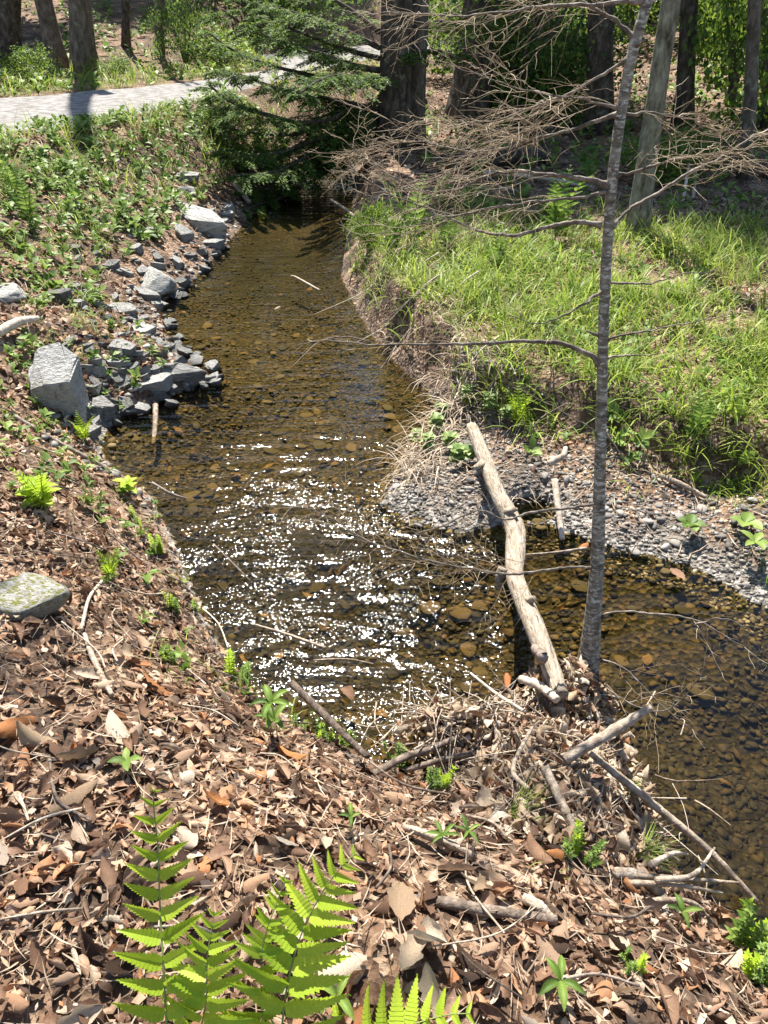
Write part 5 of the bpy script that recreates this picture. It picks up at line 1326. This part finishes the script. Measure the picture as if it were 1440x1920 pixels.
pix_tree((236, 88), (238, 0), 14, 'dark slim trunk between the stout trunk and the thin one', 'bark_dark', 9, None)
# the depth of the wood
far_i = 0; tries = 0; spots = []
while far_i < 75 and tries < 3000:
    tries += 1
    y = random.uniform(19, 58); x = random.uniform(-0.62 * y - 6, 0.62 * y + 6)
    if in_poly(np.array([x]), np.array([y]), ROADP)[0] or seg_dist(np.array([x]), np.array([y]), RN)[0] < 1.2 or seg_dist(np.array([x]), np.array([y]), RF)[0] < 1.2:
        continue
    d, l = shore(np.array([x]), np.array([y]))
    if d[0] < 0.8 or (x < -1 and y < 24) or any((x - a) ** 2 + (y - b) ** 2 < 2.2 for a, b in spots):
        continue
    spots.append((x, y)); wd = random.uniform(0.12, 0.34); h = random.uniform(11, 17)
    b = np.array([x, y, hz(x, y)])
    hm = random.random() < 0.45
    lim = max(5.5, min(h, (y - (13 if x > -1 else 18.5)) * 1.45))
    tree(b, b + [random.gauss(0, 0.4), random.gauss(0, 0.3), h], wd, wd * 0.5, 'trunk deep in the shaded wood ' + ('beyond the road' if x < -1 else 'behind the hemlocks' if x < 5 else 'behind the leaning grey tree'), random.choice(['bark_dark', 'bark_dark', 'bark_brown']), 'tree',
         (random.choice(CROWN_H if hm else CROWN) if far_i % 5 in (1, 3, 4) else None), (random.uniform(3.0, 4.5) if y > 27 else 4.2, lim), random.uniform(1.6, 2.4), 'trunks deep in the wood', sides=10)
    far_i += 1
# understory bushes
def bush(x, y, r, h, me, label, group, name='shrub', z0=0.15):
    b = np.array([x, y, hz(x, y)])
    f = thing(name, label, 'shrub', tuple(b), group)
    place(random.choice(me), 'foliage', mat4(rot_z(np.array([random.uniform(0, 6.28)]))[0] @ np.diag([r, r, h]), (0, 0, z0)), f)
    st = Batch()
    for k in range(4):
        a = random.uniform(0, 6.28); st.add(*tube(smooth_path(np.array([b, b + [0.2 * r * math.cos(a), 0.2 * r * math.sin(a), h * 0.4], b + [0.6 * r * math.cos(a), 0.6 * r * math.sin(a), h * 0.9]]), 6), [0.02 * h] * 3 + [0.012 * h] * 3, 5))
    st.make('stems', M['bark_brown'], f)
    return f
n_b = 0; tries = 0
while n_b < 60 and tries < 3000:
    tries += 1
    y = random.uniform(15.5, 40); x = random.uniform(-0.58 * y, 0.62 * y)
    if x < -1 and (y < 27 or random.random() < 0.5):
        continue
    if in_poly(np.array([x]), np.array([y]), ROADP)[0] or min(seg_dist(np.array([x]), np.array([y]), RN)[0], seg_dist(np.array([x]), np.array([y]), RF)[0]) < 1.6:
        continue
    d, l = shore(np.array([x]), np.array([y]))
    if d[0] < 1.0:
        continue
    r = random.uniform(0.6, 1.5) * (1 + y / 60); h = r * random.uniform(0.9, 1.6)
    if random.random() < 0.35:
        bush(x, y, r, h * 1.2, BUSH_H, 'dark needled young hemlock in the wood ' + ('beyond the road' if x < -1 else 'behind the hemlock trunks' if x < 4 else 'behind the leaning grey tree'), 'young hemlocks in the wood', 'young_hemlock')
    else:
        bush(x, y, r, h, BUSH, 'leafy green shrub in the shaded wood ' + ('beyond the road' if x < -1 else 'behind the hemlock trunks' if x < 4 else 'behind the leaning grey tree'), 'shrubs in the wood')
    n_b += 1
for px, py, r, h, me, lab in [(60, 160, 0.5, 0.5, BUSH, 'yellow green shrub at the road verge below the leaning trunk'), (210, 150, 0.4, 0.35, BUSH, 'low shrub right of the stout trunk at the verge'),
                              (350, 130, 0.7, 1.6, BUSH_H, 'young hemlock with pale tips beyond the road'), (420, 130, 0.9, 0.7, BUSH, 'low green brush beyond the bend of the road'),
                              (480, 62, 2.0, 3.4, BUSH_H, 'big hemlock thicket beyond the road'), (560, 60, 2.4, 3.2, BUSH_H, 'hemlock thicket behind the big trunk'),
                              (1010, 215, 0.9, 1.5, BUSH, 'bright shrub in the gap of the wood'), (960, 180, 0.8, 1.6, BUSH, 'light green shrub behind the thin trunk'),
                              (1370, 215, 1.1, 2.4, BUSH, 'sunlit leafy shrub at the right edge of the wood'), (1430, 240, 1.0, 2.0, BUSH, 'leafy shrub cut by the right edge'),
                              (1310, 330, 0.5, 0.5, BUSH, 'small shrub on the mossy slope at the right'), (1240, 345, 0.5, 0.5, BUSH, 'small shrub at the foot of the leaning tree'),
                              (690, 470, 0.20, 0.35, BUSH, 'pale leafy sprout at the edge of the upper pool'), (455, 318, 0.35, 0.3, BUSH, 'leafy bush on the bank under the hemlock boughs'),
                              (420, 255, 0.4, 0.35, BUSH, 'bright bush below the road bend'), (515, 335, 0.25, 0.2, BUSH, 'yellowish bush over the shadowed bank')]:
    p = at_px(px, py); bush(p[0], p[1], r, h, me, lab, None, z0=0.05)

# hemlock boughs over the stream
hb = np.array(hem['_loc'])
def bough(pix, y0, y1, rad, length, spacing, seed):
    """a hanging bough: pixel path with depth going from y0 to y1; flat needle sprays"""
    g = np.random.default_rng(seed); n = len(pix)
    P = np.array([gy(px, py, y0 + (y1 - y0) * k / (n - 1)) for k, (px, py) in enumerate(pix)])
    Q = smooth_path(P, 8 * n); b = Batch().add(*tube(Q, np.linspace(rad, rad * 0.25, len(Q)), 7, 0.05, seed)).make('bough', M['bark_dark'], hem)
    T = np.array([[0, 0, 0], [0.5, -0.16, 0.0], [1, 0, 0], [0.5, 0.16, 0.0]]); F_ = np.array([[0, 1, 2, 3]])
    nb = Batch(); tb = Batch(); MM = []; PP = []
    seg = np.concatenate([[0], np.cumsum(np.linalg.norm(np.diff(Q, axis=0), axis=1))]); L = seg[-1]; d = 0.12 * L; sg = 1
    while d < L:
        f = d / L; p = np.array([np.interp(d, seg, Q[:, c]) for c in range(3)]); q = np.array([np.interp(min(d + 0.05, L + 0.001), seg, Q[:, c]) for c in range(3)]); t = (q - p) / (np.linalg.norm(q - p) + 1e-9)
        side = np.cross(t, (0, 0, 1)); side /= np.linalg.norm(side) + 1e-9
        l = length * (1.1 - 0.6 * f) * g.uniform(0.5, 1.1); dr = t * 0.6 + side * sg * 0.8 + np.array([0, 0, g.normal(-0.05, 0.12)])
        W = smooth_path(np.array([p, p + dr * l * 0.5 + [0, 0, -0.02 * l], p + dr * l + [0, 0, -0.22 * l]]), 9)
        tb.add(*tube(W, np.linspace(0.006, 0.002, 9), 3, cap=False)[:2])
        for k in range(1, 9):
            dd = (W[k] - W[k - 1]); dd /= np.linalg.norm(dd); s2 = np.cross(dd, (0, 0, 1)); s2 /= np.linalg.norm(s2) + 1e-9
            for sg2 in (-1, 1):
                l2 = l * 0.42 * (1 - 0.07 * k) * g.uniform(0.6, 1.1); d2 = dd * 0.6 + s2 * sg2 * 0.8 + np.array([0, 0, g.normal(-0.12, 0.15)]); d2 /= np.linalg.norm(d2)
                m_ = int(5 + l2 / 0.028)
                for j in range(m_):
                    pj = W[k] + d2 * l2 * (j / m_) + np.array([0, 0, -0.25 * l2 * (j / m_) ** 2]); s3 = np.cross(d2, (0, 0, 1)); s3 /= np.linalg.norm(s3) + 1e-9
                    for sg3 in (-1, 1):
                        dn_ = d2 * 0.65 + s3 * sg3 * 0.75 + np.array([0, 0, g.normal(-0.05, 0.25)])
                        MM.append(frame(dn_, (g.normal(0, 0.35), g.normal(0, 0.35), 1)) * g.uniform(0.04, 0.07)); PP.append(pj)
        d += spacing * g.uniform(0.6, 1.4); sg = -sg
    nb.inst(T, F_, np.array(MM), np.array(PP)); nb.make('needles', M['hemlock'], b, smooth=False); tb.make('twigs', M['bark_dark'], b)
Yh = hb[1]
for k, (pix, a, b_, rad, ln, spc) in enumerate([
        ([(712, 132), (660, 122), (600, 102), (540, 85), (470, 55), (420, 20)], Yh, Yh - 1.6, 0.05, 0.75, 0.10),
        ([(712, 222), (660, 205), (620, 225), (560, 230), (500, 215), (440, 195), (392, 160)], Yh, Yh - 2.6, 0.05, 0.75, 0.10),
        ([(712, 205), (650, 192), (590, 180), (520, 165), (450, 140), (410, 130)], Yh, Yh - 1.2, 0.04, 0.7, 0.10),
        ([(712, 228), (650, 238), (590, 262), (530, 285), (470, 290), (420, 280)], Yh, Yh - 2.8, 0.04, 0.65, 0.10),
        ([(712, 250), (660, 290), (600, 330), (540, 365), (480, 385), (430, 405)], Yh, Yh - 3.4, 0.025, 0.45, 0.22),
        ([(712, 90), (650, 60), (590, 35), (520, 15), (450, -10)], Yh, Yh - 1.0, 0.04, 0.8, 0.11),
        ([(712, 60), (660, 20), (600, -15), (540, -40)], Yh, Yh + 0.8, 0.04, 0.8, 0.12),
        ([(715, 170), (680, 150), (640, 140), (600, 150), (560, 175)], Yh, Yh - 3.0, 0.03, 0.6, 0.10),
        ([(712, 180), (650, 235), (590, 300), (560, 330)], Yh, Yh - 1.8, 0.03, 0.55, 0.14),
        ([(712, 150), (650, 150), (580, 140), (500, 120), (430, 90), (390, 60)], Yh, Yh - 0.4, 0.04, 0.8, 0.13),
        ([(712, 190), (640, 215), (560, 250), (480, 250), (410, 235)], Yh, Yh - 1.4, 0.04, 0.75, 0.14),
        ([(712, 240), (650, 265), (590, 300), (520, 330), (460, 345)], Yh, Yh - 2.2, 0.03, 0.6, 0.2),
        ([(712, 110), (640, 90), (560, 60), (480, 30)], Yh, Yh + 0.4, 0.04, 0.9, 0.11),
        ([(712, 215), (670, 240), (640, 280), (620, 310)], Yh, Yh - 1.0, 0.03, 0.55, 0.14),
        ([(712, 228), (660, 262), (610, 300), (560, 335), (510, 352), (455, 362)], Yh, Yh - 2.6, 0.03, 0.6, 0.12),
        ([(712, 200), (640, 250), (580, 290), (520, 320), (440, 330)], Yh, Yh - 3.2, 0.03, 0.55, 0.12),
        ([(760, 60), (820, 40), (880, 45), (940, 60)], Yh, Yh + 1.5, 0.03, 0.7, 0.13),
        ([(760, 100), (820, 95), (860, 110)], Yh, Yh - 1.0, 0.03, 0.5, 0.13)]):
    bough(pix, a, b_, rad, ln, spc, 500 + k)

# fallen wood in the shade of the forest edge
stick([gh(850, 322) + [0, 0, .12], gh(930, 318) + [0, 0, .16], gh(1020, 310) + [0, 0, .12]], [0.10, 0.12, 0.09], 'dark rotten log lying in the shade behind the dead twigs', 'bark_dark', 'fallen_log', 'log', 10)
stick([gh(620, 378) + [0, 0, .02], gh(650, 402) + [0, 0, .05], gh(680, 430) + [0, 0, .05]], [0.02, 0.02, 0.015], 'pale branch dipping into the upper pool from the right')
stick([gh(1280, 378) + [0, 0, -.02], gh(1283, 360) + [0, 0, .12], gh(1285, 340) + [0, 0, .2]], [0.02, 0.018, 0.015], 'left of two bleached stubs standing by the leaning tree')
stick([gh(1300, 375) + [0, 0, -.02], gh(1299, 358) + [0, 0, .1], gh(1299, 342) + [0, 0, .16]], [0.02, 0.018, 0.015], 'right of two bleached stubs standing by the leaning tree')
stick([gh(905, 338) + [0, 0, .08], gh(1000, 352) + [0, 0, .12], gh(1110, 362) + [0, 0, .06]], [0.035, 0.03, 0.02], 'long bleached branch lying in front of the rotten log')
stick([gz(690, 640, 0.03), gz(650, 632, 0.05), gz(600, 640, 0.02), gz(545, 690, 0.0)], [0.006, 0.005, 0.004, 0.002], 'thin dead twig trailing into the pool from the cut bank', 'stick_dark')
for k in range(70):
    x = random.uniform(-0.4, 1.6); y = random.uniform(4.2, 6.4); d, l = shore(np.array([x]), np.array([y]))
    if l[0] or d[0] < 0.02 or d[0] > 0.5:
        continue
    z = hz(x, y) + 0.05
    stick([(x + 0.15, y + 0.15, z + 0.1), (x, y, z + 0.03), (x - random.uniform(0.15, 0.4), y - random.uniform(0.0, 0.2), max(z - 0.25, 0.0))], [0.006, 0.004, 0.0015], 'thin bleached root hanging over the cut bank', 'stick', 'root', 'root', 5, 'roots hanging from the cut bank')

# a maple on the left bank whose branches reach over the stream high above
mb = np.array([-6.2, 5.6, hz(-6.2, 5.6)])
mt = tree(mb, mb + [0.8, 0.0, 11], 0.34, 0.16, 'maple on the left bank whose branches hang over the near bank', 'bark_grey', 'maple_tree', CROWN[1], (6.5, 11.5), 1.8)
g = np.random.default_rng(77)
for k, (ex, ey, ez) in enumerate([(-2.1, 5.2, 7.0), (-2.3, 5.6, 7.4), (-2.9, 4.6, 7.2), (0.0, 4.5, 7.8), (-2.6, 6.0, 7.6)]):
    P = smooth_path(np.array([mb + [0.5, 0, 5.5 + 0.3 * k], (mb + [0.5, 0, 5.5 + 0.3 * k] + np.array([ex, ey, ez])) / 2 + [0, 0, 0.5], (ex, ey, ez)]), 14)
    b = Batch().add(*tube(P, np.linspace(0.06, 0.012, 14), 7)).make('branch', M['bark_grey'], mt)
    n = 420; q = P[g.integers(6, 14, n)] + g.normal(0, 1, (n, 3)) * [0.45, 0.40, 0.22]
    T = np.array([[-0.5, 0, 0], [-0.1, -0.42, 0.05], [0.5, 0, -0.05], [-0.1, 0.42, 0.05]])
    Mx = rot_z(g.uniform(0, 6.28, n)) @ rot_x(g.normal(0, 0.5, n)) * g.uniform(0.07, 0.13, n)[:, None, None]
    Batch().inst(T, np.array([[0, 1, 2, 3]]), Mx, q).make('leaves', M['foliage'], b, smooth=False)

for o in bpy.data.objects:
    if '_loc' in o:
        del o['_loc']
